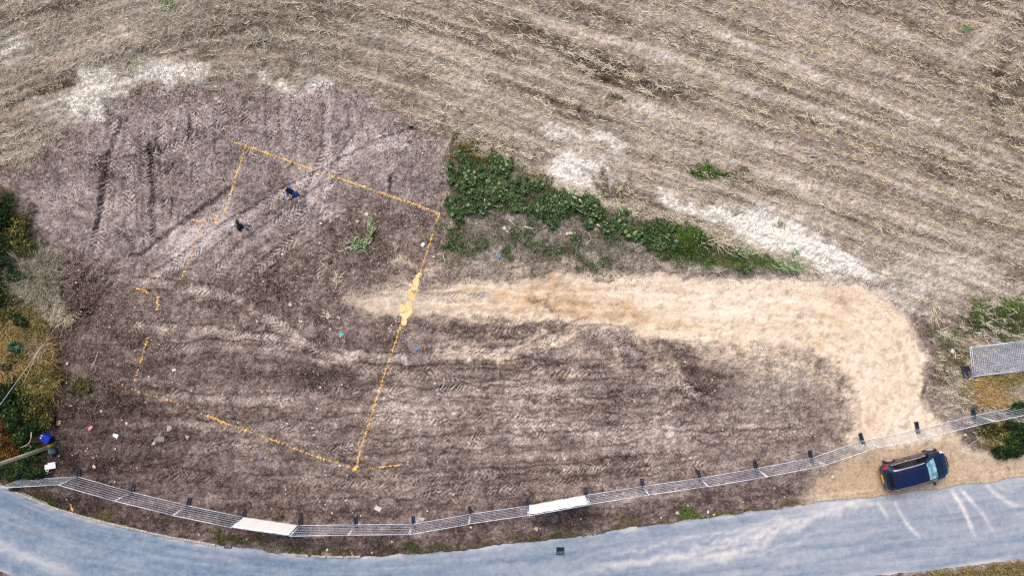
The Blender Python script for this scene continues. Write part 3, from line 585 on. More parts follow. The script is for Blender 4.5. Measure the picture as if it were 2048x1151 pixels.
# ------------------------------------------------------------------ road
def road():
    t0 = road_side(-10.0); t1 = road_side(ROADW + 10)
    seg = np.linalg.norm(np.diff(t0, axis=0), axis=1); L = np.concatenate([[0], np.cumsum(seg)])
    nu = int(L[-1] * S / 0.12); u = np.linspace(0, L[-1], nu)
    A = np.stack([np.interp(u, L, t0[:, 0]), np.interp(u, L, t0[:, 1])], 1); B = np.stack([np.interp(u, L, t1[:, 0]), np.interp(u, L, t1[:, 1])], 1)
    nv = 46; w = np.linspace(0, 1, nv)
    Q = A[:, None] * (1 - w[None, :, None]) + B[:, None] * w[None, :, None]
    x = (Q[..., 0] - 1024) * S; y = (575.5 - Q[..., 1]) * S
    z = 0.03 * (1 - (2 * w[None] - 1) ** 2) + np.zeros_like(x)
    qx, qy = Q[..., 0], Q[..., 1]
    wob = lookup(noise(20, 201), qy * S / STEP, qx * S / STEP) * 3
    def st(pts, wd, soft=0.9):
        sp = spline(pts, 5); best = np.full(qx.shape, 1e9); uu = np.zeros(qx.shape); Lc = 0
        for i in range(len(sp) - 1):
            e = sp[i + 1] - sp[i]; l2 = e @ e; l = math.sqrt(l2)
            tt = np.clip(((qx + wob - sp[i][0]) * e[0] + (qy + wob - sp[i][1]) * e[1]) / l2, 0, 1)
            dd = np.hypot(qx + wob - sp[i][0] - tt * e[0], qy + wob - sp[i][1] - tt * e[1])
            mm = dd < best; best = np.where(mm, dd, best); uu = np.where(mm, Lc + tt * l, uu); Lc += l
        return (1 - sstep(wd / 2 * (1 - soft), wd / 2 * (1 + soft), best)) * (1 - sstep(Lc * 0.55, Lc, uu) * 0.8)
    n1 = lookup(fbm(16, 211, 4, 0.9), qy * S / STEP * 1.2 + qx * S / STEP * .15, qx * S / STEP * 0.25); n2 = lookup(fbm(5, 221, 2), qy * S / STEP, qx * S / STEP)
    uu_ = np.repeat(u[:, None], nv, 1); lane = lookup(noise(4, 205), w[None] * 158 * S / STEP + 0 * qx, uu_ * S / STEP * .05) + .6 * lookup(noise(3, 206), w[None] * 158 * S / STEP + 0 * qx, uu_ * S / STEP * .12)
    dust = 0.08 + 0.03 * n1 + 0.05 * lane + 0.03 * n2 + 0.16 * sstep(700, 1700, qx)
    for pts, wd, a in [([(1740, 1000), (1600, 1038), (1450, 1088), (1300, 1122), (1000, 1165)], 14, .75), ([(1725, 1000), (1560, 1062), (1450, 1108), (1250, 1150)], 26, .8), ([(1640, 1010), (1500, 1060), (1348, 1108), (1150, 1140), (900, 1160)], 14, .5),
                       ([(1690, 1004), (1620, 1020), (1540, 1050)], 40, .5), ([(1750, 1000), (1600, 1085), (1400, 1150)], 14, .4), ([(1752, 1000), (1765, 1020), (1782, 1042)], 9, .9), ([(1790, 1002), (1812, 1045), (1860, 1092)], 8, .9), ([(1822, 1055), (1850, 1085)], 8, .6),
                       ([(1905, 982), (1938, 1040), (1962, 1096)], 8, 1.0), ([(1924, 980), (1975, 1040), (2000, 1090)], 8, .9), ([(1975, 972), (2010, 1000), (2060, 1014)], 10, .8), ([(1880, 990), (1905, 1030), (1930, 1045)], 8, .4), ([(1920, 1070), (1950, 1095)], 6, .5),
                       ([(1880, 1075), (1920, 1085)], 6, .4), ([(0, 1092), (100, 1128), (190, 1158)], 30, .5), ([(-60, 1066), (0, 1092)], 26, .4), ([(1660, 1010), (1800, 1000), (2048, 970)], 60, .45), ([(1500, 1030), (1300, 1066), (1100, 1090), (900, 1108), (700, 1118), (500, 1105)], 30, .25),
                       ([(1400, 1090), (1200, 1120), (1000, 1140), (800, 1152)], 30, .28), ([(1690, 1105), (1560, 1120)], 30, .35), ([(1700, 1004), (1540, 1050), (1380, 1098), (1180, 1140)], 7, .7), ([(1600, 1024), (1440, 1066), (1250, 1104), (1000, 1135)], 8, .55), ([(1660, 1060), (1500, 1110), (1380, 1140)], 7, .5), ([(1840, 996), (1870, 1040), (1890, 1070)], 7, .4), ([(2000, 975), (2048, 985)], 12, .5), ([(1960, 1030), (2060, 1060)], 18, .3)]:
        dust = np.maximum(dust, a * st(pts, wd) * (0.78 + 0.12 * n2 + 0.06 * n1 + 0.09 * lane))
    dust = np.maximum(dust, 0.40 * (1 - sstep(0.06, 0.16, w))[None] * (0.9 + 0.4 * n1))
    dust = np.maximum(dust, 0.5 * (1 - sstep(-4, 14, np.abs(qy - np.interp(qx.ravel(), rb[:, 0], rb[:, 1]).reshape(qx.shape)))) * (0.9 + 0.4 * n1))
    dark = np.zeros_like(x)
    for pts, wd, a in [([(20, 1048), (90, 1078), (135, 1094)], 10, .5), ([(0, 990), (120, 1040), (260, 1080)], 50, .22), ([(980, 1125), (1040, 1122), (1100, 1119)], 6, .6), ([(1170, 1121), (1250, 1117), (1300, 1110)], 8, .6), ([(490, 1118), (560, 1126)], 16, .45), ([(440, 1105), (440, 1151)], 22, .25),
                       ([(1900, 1045), (2060, 1025)], 24, .35), ([(1800, 1073), (1806, 1075)], 16, .6), ([(1560, 1075), (1400, 1100)], 8, .35), ([(1700, 1085), (1780, 1060)], 20, .35)]:
        dark = np.maximum(dark, 1.4 * a * st(pts, wd) * (.8 + .3 * n1))
    V = np.stack([x, y, z], -1).reshape(-1, 3)
    id2 = np.arange(nu * nv).reshape(nu, nv)
    Fq = np.stack([id2[:-1, :-1], id2[:-1, 1:], id2[1:, 1:], id2[1:, :-1]], -1).reshape(-1, 4)[:, ::-1]
    m, nt, b = new_mat("worn_asphalt"); N = nt.nodes; Lk = nt.links
    geo = N.new("ShaderNodeNewGeometry")
    def nz(sc, det, rg=0.6):
        n = N.new("ShaderNodeTexNoise"); n.inputs["Scale"].default_value = sc; n.inputs["Detail"].default_value = det; n.inputs["Roughness"].default_value = rg
        Lk.new(geo.outputs["Position"], n.inputs["Vector"]); return n.outputs["Fac"]
    def at(nm): a = N.new("ShaderNodeAttribute"); a.attribute_name = nm; return a.outputs["Fac"]
    def ad(a, bb, k):
        n = N.new("ShaderNodeMath"); n.operation = 'MULTIPLY_ADD'; Lk.new(bb, n.inputs[0]); n.inputs[1].default_value = k; Lk.new(a, n.inputs[2]); return n.outputs[0]
    na = nz(1.6, 6, .75); nb = nz(11, 3, 0.8)
    f = ad(na, nb, 0.7)
    r = N.new("ShaderNodeValToRGB"); el = r.color_ramp.elements
    el[0].position = 0.55; el[0].color = srgb(80, 100, 125); el[1].position = 1.1; el[1].color = srgb(122, 141, 164)
    Lk.new(f, r.inputs["Fac"])
    mx = N.new("ShaderNodeMix"); mx.data_type = 'RGBA'; Lk.new(at("dark"), mx.inputs[0]); Lk.new(r.outputs[0], mx.inputs[6]); mx.inputs[7].default_value = srgb(84, 102, 126)
    m2 = N.new("ShaderNodeMix"); m2.data_type = 'RGBA'; m2.clamp_factor = True; Lk.new(ad(at("dust"), at("dust"), 0.0), m2.inputs[0]); Lk.new(mx.outputs[2], m2.inputs[6]); m2.inputs[7].default_value = srgb(222, 217, 212)
    Lk.new(m2.outputs[2], b.inputs["Base Color"]); b.inputs["Roughness"].default_value = 0.85; b.inputs["Specular IOR Level"].default_value = 0.25
    bp = N.new("ShaderNodeBump"); bp.inputs["Strength"].default_value = 0.35; bp.inputs["Distance"].default_value = 0.01; Lk.new(nb, bp.inputs["Height"]); Lk.new(bp.outputs[0], b.inputs["Normal"])
    o = mesh_np("road", V, Fq, m, attrs={"dust": np.clip(dust, 0, 1), "dark": np.clip(dark, 0, 1)}, smooth=True)
    tag(o, "grey-blue asphalt lane with dusty tyre streaks", None, kind="structure")
road()

# kerb: low stones along the bend
def kerb(pts, nm_label):
    sp = spline(pts, 12); seg = np.linalg.norm(np.diff(sp, axis=0), axis=1); L = np.concatenate([[0], np.cumsum(seg)])
    n = int(L[-1] * S / 0.92); root = empty("kerb", P(*pts[0])); tag(root, nm_label, "kerb")
    stone = None
    for i in range(n):
        u0 = L[-1] * (i + 0.5) / n; q = [np.interp(u0, L, sp[:, k]) for k in (0, 1)]
        e = [np.interp(u0 + 4, L, sp[:, k]) - np.interp(u0 - 4, L, sp[:, k]) for k in (0, 1)]
        if stone is None:
            o = MB().box((0, 0, -0.04), (0.90, 0.11, 0.26)).build("kerb_stone", M['kerb'], root, bevel=0.018); stone = o
        else:
            o = stone.copy(); COL.objects.link(o); o.parent = root
        p = P(q[0], q[1]); o.location = p - root.location; o.location.z = 0.04 + random.uniform(-0.015, 0.01)
        o.rotation_euler = (random.uniform(-.03, .03), random.uniform(-.02, .02), math.atan2(-e[1], e[0]) + random.uniform(-.015, .015))
kerb([(-40, 950), (0, 968), (130, 1020), (300, 1063), (432, 1088)], "long low stone kerb along the outside of the left road bend")
kerb([(586, 1107), (650, 1111), (724, 1111)], "short pale kerb stretch beside the road below the white board")

# ------------------------------------------------------------------ ribbons: straw, blades, leaves (vectorised)
def ribbons(base, dirv, up, length, width, droop, segs=2, taper=0.2, fold=0.0):
    """flat or folded ribbons: base (n,3), dirv unit (n,3), up unit (n,3)"""
    n = len(base); side = np.cross(dirv, up); side /= np.linalg.norm(side, axis=1)[:, None] + 1e-9
    nrm = np.cross(side, dirv)
    cols = 3 if fold else 2
    V = np.zeros((n, segs + 1, cols, 3))
    for k in range(segs + 1):
        t = k / segs
        c = base + dirv * (length * t)[:, None]
        c = c.copy(); c[:, 2] -= droop * length * t * t
        if taper > 0: w = width * (1 - (1 - taper) * t)
        else: w = width * (0.25 + 1.5 * math.sin(math.pi * min(0.97, 0.12 + 0.85 * t)) * 0.55)    # leaf shape
        if fold:
            V[:, k, 0] = c - side * w[:, None] / 2; V[:, k, 1] = c + nrm * (w * fold)[:, None]; V[:, k, 2] = c + side * w[:, None] / 2
        else:
            V[:, k, 0] = c - side * w[:, None] / 2; V[:, k, 1] = c + side * w[:, None] / 2
    id3 = np.arange(n * (segs + 1) * cols).reshape(n, segs + 1, cols)
    Fq = np.stack([id3[:, :-1, :-1], id3[:, :-1, 1:], id3[:, 1:, 1:], id3[:, 1:, :-1]], -1).reshape(-1, 4)
    return V.reshape(-1, 3), Fq
def rep(r, segs, cols): return np.repeat(r, (segs + 1) * cols)
def sample(prob, n, seed):
    r = np.random.default_rng(seed)
    p = np.clip(prob, 0, None).ravel().astype(np.float64); p /= p.sum()
    i = r.choice(p.size, n, p=p)
    x = XS[i % NX] + r.uniform(-.5, .5, n) * STEP; y = YS[i // NX] + r.uniform(-.5, .5, n) * STEP
    return x, y, i
INFRAME = (np.abs(GX) < 34.2) & (np.abs(GY) < 19.8)
NOROAD = (1 - RM)

def litter(name, prob, n, seed, lmin, lmax, wmin, wmax, mat, label, angj=0.6, lift=0.10, rnd0=0.0, rnd1=1.0, rows=True, droop=0.3):
    r = np.random.default_rng(seed + 1)
    x, y, i = sample(prob * INFRAME * NOROAD, n, seed)
    ang = np.arctan(ROWT.ravel()[i]) if rows else r.uniform(0, math.pi, n)
    ang = ang + r.normal(0, angj, n) + np.where(r.random(n) < .5, math.pi, 0)
    el = np.abs(r.normal(0, lift, n)) + 0.02
    d = np.stack([np.cos(ang) * np.cos(el), np.sin(ang) * np.cos(el), np.sin(el)], 1)
    z = height_at(x, y) + 0.012 + r.random(n) * 0.02
    up = np.stack([r.normal(0, .35, n), r.normal(0, .35, n), np.ones(n)], 1)
    ln = r.uniform(lmin, lmax, n) * r.uniform(.7, 1.0, n); wd = r.uniform(wmin, wmax, n)
    V, Fq = ribbons(np.stack([x, y, z], 1), d, up, ln, wd, np.clip(np.tan(el) * 1.0 + droop * r.normal(0, .15, n), 0, .4), 2, 0.55)
    o = mesh_np(name, V, Fq, mat, attrs={"rnd": rep(r.uniform(rnd0, rnd1, n), 2, 2)})
    return tag(o, label, None, kind="stuff")
fine = np.clip(0.6 + 0.5 * fbm(12, 231, 3), 0, 2)
rowline = 0.25 + 1.5 * sstep(0.1, 0.9, np.sin(RS * S / 0.75 * 2 * math.pi)) * np.clip(1 + 0.8 * ROWN, 0.1, 2)
STR = FIELD * np.clip(1.15 - 1.0 * np.clip(tone - 0.5, -.3, .5) * 2.0, 0.1, 2) * rowline * fine * (1 - 0.95 * CHAFF)
EAST = sstep(500, 1000, PX)
litter("stubble_straw", STR * (0.35 + EAST), 26000, 301, 0.18, 0.55, 0.022, 0.046, M['straw'], "loose maize straw lying in rows over the stubble field", 0.45, 0.12, 0.25, 1.0)
litter("stubble_straw", STR * EAST * (0.2 + sstep(1300, 1700, PX)) * (PY < 480), 3800, 305, 0.14, 0.4, 0.018, 0.036, M['straw_gold'], "golden maize leaves strewn over the upper right field", 0.7, 0.15, 0.3, 1.0)
litter("fine_straw", FIELD * fine * (1 - 0.93 * CHAFF), 28000, 311, 0.12, 0.38, 0.012, 0.022, M['straw_grey'], "fine grey straw litter all over the stubble field", 0.9, 0.10, 0.2, 1.0)
litter("fine_straw", FIELD * fine * (1 - EAST) * (PY < 330), 11000, 315, 0.2, 0.75, 0.014, 0.026, M['straw_grey'], "long thin straw scattered over the upper left field", 1.0, 0.10, 0.2, 1.0)
litter("fine_straw", (CHAFF + 0.25 * stroke([(1095, 370), (1300, 430), (1500, 500), (1620, 540)], 30, .6)), 3500, 321, 0.10, 0.35, 0.010, 0.022, M['straw_grey'], "bleached straw chaff on the white patches", 1.2, 0.1, 0.4, 1.0, rows=False)
litter("fine_straw", WEEDBANK * (1 - LEAFY) * fine + 0.5 * blob(1570, 770, 110, 70) * (1 - SAND) + .3 * blob(170, 775, 60, 40) + .2 * blob(1880, 700, 70, 90), 9000, 325, 0.10, 0.35, 0.010, 0.022, M['straw_grey'], "dry grass litter on the rough ground round the weeds", 1.5, 0.15, 0.0, 0.8, rows=False)

def blades(name, prob, n, seed, hmin, hmax, wd, mat, label, lean=0.5, rnd0=0.0, rnd1=1.0):
    r = np.random.default_rng(seed)
    x, y, i = sample(prob * INFRAME * NOROAD, n, seed)
    az = r.uniform(0, 2 * math.pi, n); el = np.clip(r.normal(1.05, lean * 0.7, n), 0.15, 1.5)
    d = np.stack([np.cos(az) * np.cos(el), np.sin(az) * np.cos(el), np.sin(el)], 1)
    up = np.stack([-np.cos(az), -np.sin(az), np.zeros(n) + 0.6], 1)
    z = height_at(x, y) - 0.01
    V, Fq = ribbons(np.stack([x, y, z], 1), d, up, r.uniform(hmin, hmax, n), wd * r.uniform(.6, 1.3, n), r.uniform(.1, .5, n), 2, 0.12)
    o = mesh_np(name, V, Fq, mat, attrs={"rnd": rep(np.clip(r.uniform(rnd0, rnd1, n), 0, 1), 2, 2)})
    return tag(o, label, None, kind="stuff")
pgreen = lambda *b: sum(blob(*q) for q in b)
blades("grass", BRIGHT * (0.5 + 1.2 * blob(1360, 485, 70, 30)), 15000, 401, 0.10, 0.26, 0.030, M['grass'], "bright green grass strip at the foot of the weed bank", 0.6, 0.25, 0.9)
blades("grass", pgreen((1405, 345, 32, 13, 8, .4), (1440, 356, 26, 7, 15, .4)), 2800, 405, 0.08, 0.22, 0.03, M['grass'], "bright green grass patch inside the stubble field", 0.6, 0.2, 0.9)
blades("grass", pgreen((1215, 362, 34, 11, 25), (1240, 205, 24, 10), (1470, 352, 26, 10), (110, 165, 42, 14, -25), (1390, 275, 18, 8), (930, 305, 40, 20), (1040, 340, 60, 14, 25)) , 6500, 411, 0.06, 0.2, 0.022, M['grass_dry'], "thin yellowing grass patches in the stubble", 0.7, 0.0, 0.9)
blades("grass", poly([(1925, 640), (1960, 615), (2100, 585), (2100, 680), (1990, 672), (1900, 670), (1850, 650)], 12), 9000, 415, 0.08, 0.22, 0.026, M['grass'], "green grass beside the stacked fence panels", 0.6, 0.1, 0.95)
blades("grass", 0.6 * poly([(1868, 670), (1930, 680), (1935, 760), (1890, 770), (1866, 720)], 14) + poly([(1935, 750), (2100, 738), (2100, 760), (1940, 772)], 8), 4500, 418, 0.08, 0.22, 0.024, M['grass_dry'], "thin olive grass left of the stacked fence panels", 0.7, 0.0, 0.8)
blades("grass", VERGE, 9000, 421, 0.05, 0.16, 0.022, M['grass_dry'], "short ragged grass along the road edge", 0.7, 0.0, 0.8)
blades("grass", VERGE * sstep(0.2, 1.0, fbm(30, 425)), 4500, 423, 0.05, 0.18, 0.022, M['grass'], "green tufts in the road edge verge", 0.7, 0.1, 0.9)
blades("grass", SOUTH * (PY < 1200), 12000, 431, 0.07, 0.24, 0.022, M['grass_dry'], "rough verge grass at the lower right corner", 0.7, 0.0, 1.0)
blades("grass", WEEDBANK * (1 - SAND) * np.clip(pgreen((985, 475, 60, 30), (1200, 500, 70, 28), (1100, 500, 60, 25), (1240, 475, 60, 20), (920, 480, 30, 60)) + .2, 0, 1), 12000, 441, 0.06, 0.18, 0.020, M['grass'], "sparse dark grass on the slope below the weeds", 0.8, 0.0, 0.7)

# ------------------------------------------------------------------ leafy plants
def leaves_mesh(name, pts, nrm, size, rnd, mat, parent=None, seed=0):
    r = np.random.default_rng(seed); n = len(pts)
    d = r.normal(0, 1, (n, 3)); d -= nrm * (d * nrm).sum(1)[:, None]; d /= np.linalg.norm(d, axis=1)[:, None]
    V, Fq = ribbons(pts - d * (size * .5)[:, None], d, nrm, size, size * 0.62, np.full(n, 0.15), 2, 0.0)
    return mesh_np(name, V, Fq, mat, parent, attrs={"rnd": rep(rnd, 2, 2)})
def bush(px, py, rx, ry, h, n, leaf, mat, label, cat="bush", seed=0, name="leafy_bush", group=None):
    """uneven bush: several lobes filled with leaves on stems"""
    r = np.random.default_rng(seed + 900)
    base = G(px, py, -0.05); root = empty(name, base); tag(root, label, cat, group)
    rxm, rym = rx * S, ry * S
    lobes = [(r.uniform(-.6, .6) * rxm, r.uniform(-.6, .6) * rym, r.uniform(.45, .9) * h, r.uniform(.3, .55)) for _ in range(9)]
    k = r.integers(0, 9, n); th = r.uniform(0, 2 * math.pi, n); cz = r.uniform(-0.2, 1, n); rad = r.uniform(.55, 1.05, n)
    lb = np.array(lobes)[k]
    sx = np.sqrt(1 - cz ** 2) * np.cos(th); sy = np.sqrt(1 - cz ** 2) * np.sin(th)
    pts = np.stack([lb[:, 0] + sx * rad * lb[:, 3] * rxm, lb[:, 1] + sy * rad * lb[:, 3] * rym, lb[:, 2] * 0.55 + cz * rad * lb[:, 2] * 0.5], 1)
    pts[:, 2] = np.maximum(pts[:, 2], 0.03)
    nrm = np.stack([sx * .7 + r.normal(0, .4, n), sy * .7 + r.normal(0, .4, n), np.abs(cz) + .5 + r.normal(0, .2, n)], 1); nrm /= np.linalg.norm(nrm, axis=1)[:, None]
    lobev = r.uniform(-.15, .2, 9)[k]
    rnd = np.clip(r.beta(2.2, 2.2, n) + lobev, 0, 1)
    leaves_mesh("foliage", pts, nrm, leaf * r.uniform(.6, 1.3, n), rnd, mat, root, seed)
    mb = MB()
    for lx, ly, lz, lr in lobes: mb.tube([(0, 0, 0), (lx * .4, ly * .4, lz * .4), (lx, ly, lz * .9)], [.02, .014, .006], 5)
    mb.build("stem", M['stem'], root)
    return root
def tussock(px, py, rx, ry, h, n, wd, mat, label, seed=0, lean=0.6, flow=None, name="grass_tussock", cat="grass tussock"):
    r = np.random.default_rng(seed + 500)
    base = G(px, py, -0.04); root = empty(name, base); tag(root, label, cat)
    q = r.normal(0, .40, (n, 2)) * np.array([rx * S, ry * S]); gx = np.arctan2(q[:, 1], q[:, 0]) + r.normal(0, .7, n)
    if flow is not None: gx = np.where(r.random(n) < .65, math.radians(flow) + r.normal(0, .4, n), gx)
    el = np.clip(r.normal(.75, lean * .5, n), .08, 1.45)
    d = np.stack([np.cos(gx) * np.cos(el), np.sin(gx) * np.cos(el), np.sin(el)], 1); up = np.stack([-np.cos(gx), -np.sin(gx), np.full(n, .8)], 1)
    b0 = np.stack([q[:, 0], q[:, 1], np.zeros(n)], 1)
    V, Fq = ribbons(b0, d, up, h * r.uniform(.6, 1.3, n), wd * r.uniform(.6, 1.4, n), r.uniform(.25, .6, n), 3, 0.15)
    rnd = np.clip(r.beta(2, 2, n) + .12 * np.sin(q[:, 0] * 9) * np.cos(q[:, 1] * 8), 0, 1)
    mesh_np("blades", V, Fq, mat, root, attrs={"rnd": rep(rnd, 3, 2)})
    # a few flowering stalks
    m2 = 40
    q = r.normal(0, .35, (m2, 2)) * np.array([rx * S, ry * S]); gx = r.uniform(0, 6.28, m2); el = np.clip(r.normal(1.0, .3, m2), .3, 1.4)
    d = np.stack([np.cos(gx) * np.cos(el), np.sin(gx) * np.cos(el), np.sin(el)], 1)
    V, Fq = ribbons(np.stack([q[:, 0], q[:, 1], np.zeros(m2)], 1), d, np.stack([-np.cos(gx), -np.sin(gx), np.full(m2, .8)], 1), h * r.uniform(.9, 1.4, m2), np.full(m2, wd * .8), r.uniform(.1, .4, m2), 2, 0.3)
    mesh_np("stalks", V, Fq, M['straw'], root, attrs={"rnd": rep(r.uniform(.4, 1, m2), 2, 2)})
    return root

# left boundary hedge
LD, LT, LR, LO = M['leaf_dark'], M['leaf_teal'], M['leaf_rust'], M['leaf_olive']
bush(10, 432, 42, 42, 1.1, 1700, .15, LD, "dark green bush at the left edge beside the pale graded soil", seed=1)
bush(-12, 500, 40, 48, 1.2, 1500, .15, LD, "dark green bush at the left edge above the grey dry grass", seed=2)
bush(50, 492, 36, 30, .6, 900, .12, LO, "low olive bush just above the grey dry grass tussock", seed=3)
bush(0, 580, 32, 48, 1.1, 1300, .14, LD, "dark green bush at the left edge, left of the grey dry grass", seed=4)
tussock(72, 556, 60, 62, .75, 3600, .022, M['straw_grey'], "big pale grey dry grass tussock beside the dark soil heap", 5, .7)
tussock(105, 612, 34, 40, .55, 1500, .022, M['straw'], "pale tan grass tussock under the dark soil heap", 6)
tussock(62, 640, 44, 34, .6, 1700, .024, M['grass_dry'], "tan and green grass tussock below the grey tussock", 7)
tussock(20, 655, 40, 40, .7, 1700, .026, M['straw_gold'], "orange dry grass tussock at the left edge below the grey tussock", 8)
tussock(75, 705, 44, 40, .65, 1900, .024, M['straw_gold'], "golden dry grass tussock right of the round teal shrub", 9)
tussock(18, 730, 44, 44, .7, 1900, .026, M['straw_gold'], "orange dry grass tussock at the left edge below the teal shrub", 10)
tussock(88, 765, 40, 40, .6, 1700, .024, M['grass_dry'], "olive grass tussock where the stay wire crosses the hedge", 11)
tussock(88, 700, 20, 28, .5, 380, .03, M['straw_grey'], "small splayed bunch of grey straw under the stay wire", 12)
tussock(132, 632, 24, 16, .45, 420, .028, M['straw'], "bleached straw bunch at the lower end of the stay wire", 13)
bush(46, 692, 17, 15, .8, 700, .10, LT, "small round teal green shrub in the orange grass", seed=14)
bush(55, 640, 17, 12, .7, 500, .10, LD, "small green shrub just above the round teal shrub", seed=15)
bush(15, 800, 48, 42, 1.2, 1800, .14, LD, "dark green bush at the left edge above the rusty shrub", seed=16)
bush(70, 812, 42, 36, .7, 1300, .11, LO, "olive bush between the stay wire and the blue tub", seed=17)
bush(12, 858, 40, 34, 1.2, 1700, .09, LR, "large rusty orange shrub at the left edge above the pole", seed=18)
bush(58, 862, 36, 34, .9, 1300, .12, LD, "dark green bush just left of the blue tub", seed=19)
bush(28, 900, 30, 20, .6, 700, .11, LR, "low rusty shrub just below the large rusty shrub", seed=20)
bush(30, 935, 46, 22, .7, 1200, .11, LD, "dark green bush between the pole and the fence end", seed=21)
bush(165, 768, 34, 22, .35, 500, .10, LO, "small withered bush on the soil heap beside the yellow line", seed=22)
for k, (hx, hy, w_, h_, mt, lb) in enumerate([(32, 540, 30, 30, LD, "dark bush wedged between the left edge bush and the grey tussock"), (40, 455, 40, 30, LO, "olive bush beside the topmost dark green bush"), (18, 615, 40, 26, LO, "olive scrub between the grey tussock and the orange grass"),
        (50, 775, 40, 30, LO, "olive scrub under the stay wire low in the hedge"), (92, 835, 26, 30, LO, "olive scrub hard against the soil just above the blue tub"), (70, 905, 34, 20, LD, "dark low bush under the pole shaft"), (12, 770, 40, 30, LR, "rusty scrub at the left edge below the orange grass"), (75, 945, 36, 14, LD, "dark low bush touching the first fence panel"), (40, 720, 30, 22, LO, "olive scrub just below the teal shrub")]):
    bush(hx, hy, w_, h_, .65, 1100, .11, mt, lb, seed=60 + k)
blades("grass", HEDGE, 16000, 491, 0.15, 0.5, 0.028, M['grass_dry'], "rank dry grass filling the hedge bottom on the left", 0.7, 0.0, 0.5)
# right boundary vegetation
tussock(1965, 772, 40, 22, .55, 1700, .026, M['straw_gold'], "golden flattened grass directly below the plastic block pair", 31, .7, flow=20)
tussock(2015, 765, 50, 20, .5, 1700, .026, M['grass_dry'], "olive grass along the lower edge of the stacked panels", 32, .7, flow=10)
tussock(2040, 785, 40, 24, .6, 1600, .026, M['straw'], "pale tan grass swirl at the right edge below the stacked panels", 33, .7, flow=30)
tussock(1985, 800, 44, 18, .5, 1500, .024, M['straw_gold'], "tan grass swirl just behind the last fence panel", 34, .7, flow=0)
tussock(1912, 762, 24, 20, .35, 600, .022, M['straw'], "small brown dry tuft left of the golden grass", 35)
bush(2040, 815, 40, 20, .8, 1100, .11, LD, "dark green bush behind the fence at the right edge", seed=36)
bush(1985, 862, 34, 24, .6, 1000, .11, LO, "olive bush in front of the fence beside the car nose", seed=37)
bush(2030, 862, 40, 30, .9, 1400, .12, LD, "dark green bush in front of the fence at the right edge", seed=38)
bush(2020, 900, 46, 24, .7, 1300, .11, LD, "green bush below the fence nearest the road", seed=39)
tussock(1992, 876, 34, 22, .5, 900, .024, M['grass_dry'], "straw streaked grass tussock among the bushes by the car", 40, .7, flow=-25)

# broad-leaved weeds on the bank: a few plant meshes, copied
def weed_proto(seed, nl, rad):
    r = np.random.default_rng(seed)
    az = r.uniform(0, 6.28, nl); el = r.uniform(.1, .9, nl); ln = rad * r.uniform(.6, 1.1, nl)
    d = np.stack([np.cos(az) * np.cos(el), np.sin(az) * np.cos(el), np.sin(el)], 1)
    b0 = np.stack([np.cos(az) * rad * r.uniform(0, .5, nl), np.sin(az) * rad * r.uniform(0, .5, nl), r.uniform(.02, .35, nl)], 1)
    up = np.stack([-np.cos(az) * .3, -np.sin(az) * .3, np.ones(nl)], 1)
    V, Fq = ribbons(b0, d, up, ln, ln * 0.75, r.uniform(.3, .7, nl), 3, 0.0, -0.12)
    return V, Fq, rep(np.clip(r.beta(2.5, 2.5, nl), 0, .82), 3, 3)
protos = []
for s_, nl, rd in ((1, 30, .20), (2, 38, .16), (3, 24, .26), (4, 44, .13)):
    V, Fq, rv = weed_proto(s_, nl, rd); o = mesh_np("weed_plant", V, Fq, M['leaf_weed'], attrs={"rnd": rv}); protos.append(o.data); bpy.data.objects.remove(o)
LGAP = sstep(-1.6, -.4, fbm(24, 459, 3))
wx, wy, _ = sample((LEAFY * LGAP * np.clip(.7 + .6 * fbm(20, 455), 0, 2) + 0.25 * BRIGHT * (PX < 1330)) * (1 - SAND), 290, 451)
for k in range(290):
    o = bpy.data.objects.new("weed_plant", protos[k % 4]); COL.objects.link(o)
    sc = random.uniform(.55, 1.2)
    o.location = (wx[k], wy[k], float(height_at(wx[k], wy[k])) - .02); o.rotation_euler = (random.uniform(-.2, .2), random.uniform(-.2, .2), random.uniform(0, 6.28)); o.scale = (sc, sc, sc * .9)
    tag(o, "broad leaved green weed plant in the dense weed patch", "weed", "leafy weeds on the bank beside the sand track")
n_ = 16000; r_ = np.random.default_rng(460)
cx_, cy_, _ = sample((LEAFY * LGAP * np.clip(.5 + .7 * fbm(16, 456), 0, 2) + .35 * WEEDBANK * sstep(.3, 1.3, fbm(26, 95))) * (1 - SAND), n_, 461)
nr_ = np.stack([r_.normal(0, .4, n_), r_.normal(0, .4, n_), np.ones(n_)], 1); nr_ /= np.linalg.norm(nr_, axis=1)[:, None]
o = leaves_mesh("weed_ground_cover", np.stack([cx_, cy_, height_at(cx_, cy_) + r_.uniform(.03, .28, n_)], 1), nr_, r_.uniform(.05, .12, n_), np.clip(r_.beta(2, 2, n_), 0, .8), M['leaf_weed'], seed=462)
tag(o, "low leafy ground cover under the weed plants", None, kind="stuff")
blades("grass", LEAFY * np.clip(.4 + .8 * fbm(22, 457), 0, 2) * (1 - SAND), 9000, 463, 0.15, 0.40, 0.028, M['grass'], "tall grass blades between the leafy weeds", 0.6, 0.0, 0.85)
blades("grass", WEEDBANK * np.clip(blob(940, 300, 50, 26) + blob(1090, 372, 60, 16, 20) + .6 * blob(915, 480, 30, 60) + .7 * blob(1400, 500, 80, 16, 20), 0, 1), 6000, 464, 0.12, 0.32, 0.024, M['grass_dry'], "yellowing tall grass at the rim of the weed patch", 0.7, 0.0, 0.9)
# withered growth of the bank's upper edge and the disturbed soil
litter("fine_straw", stroke([(930, 285), (1020, 322), (1130, 366), (1300, 425), (1480, 485), (1600, 535)], 16, .6, .5), 4200, 465, .12, .4, .016, .034, M['straw'], "golden dry grass along the upper edge of the weed bank", .5, .3, .1, 1.0, rows=True)

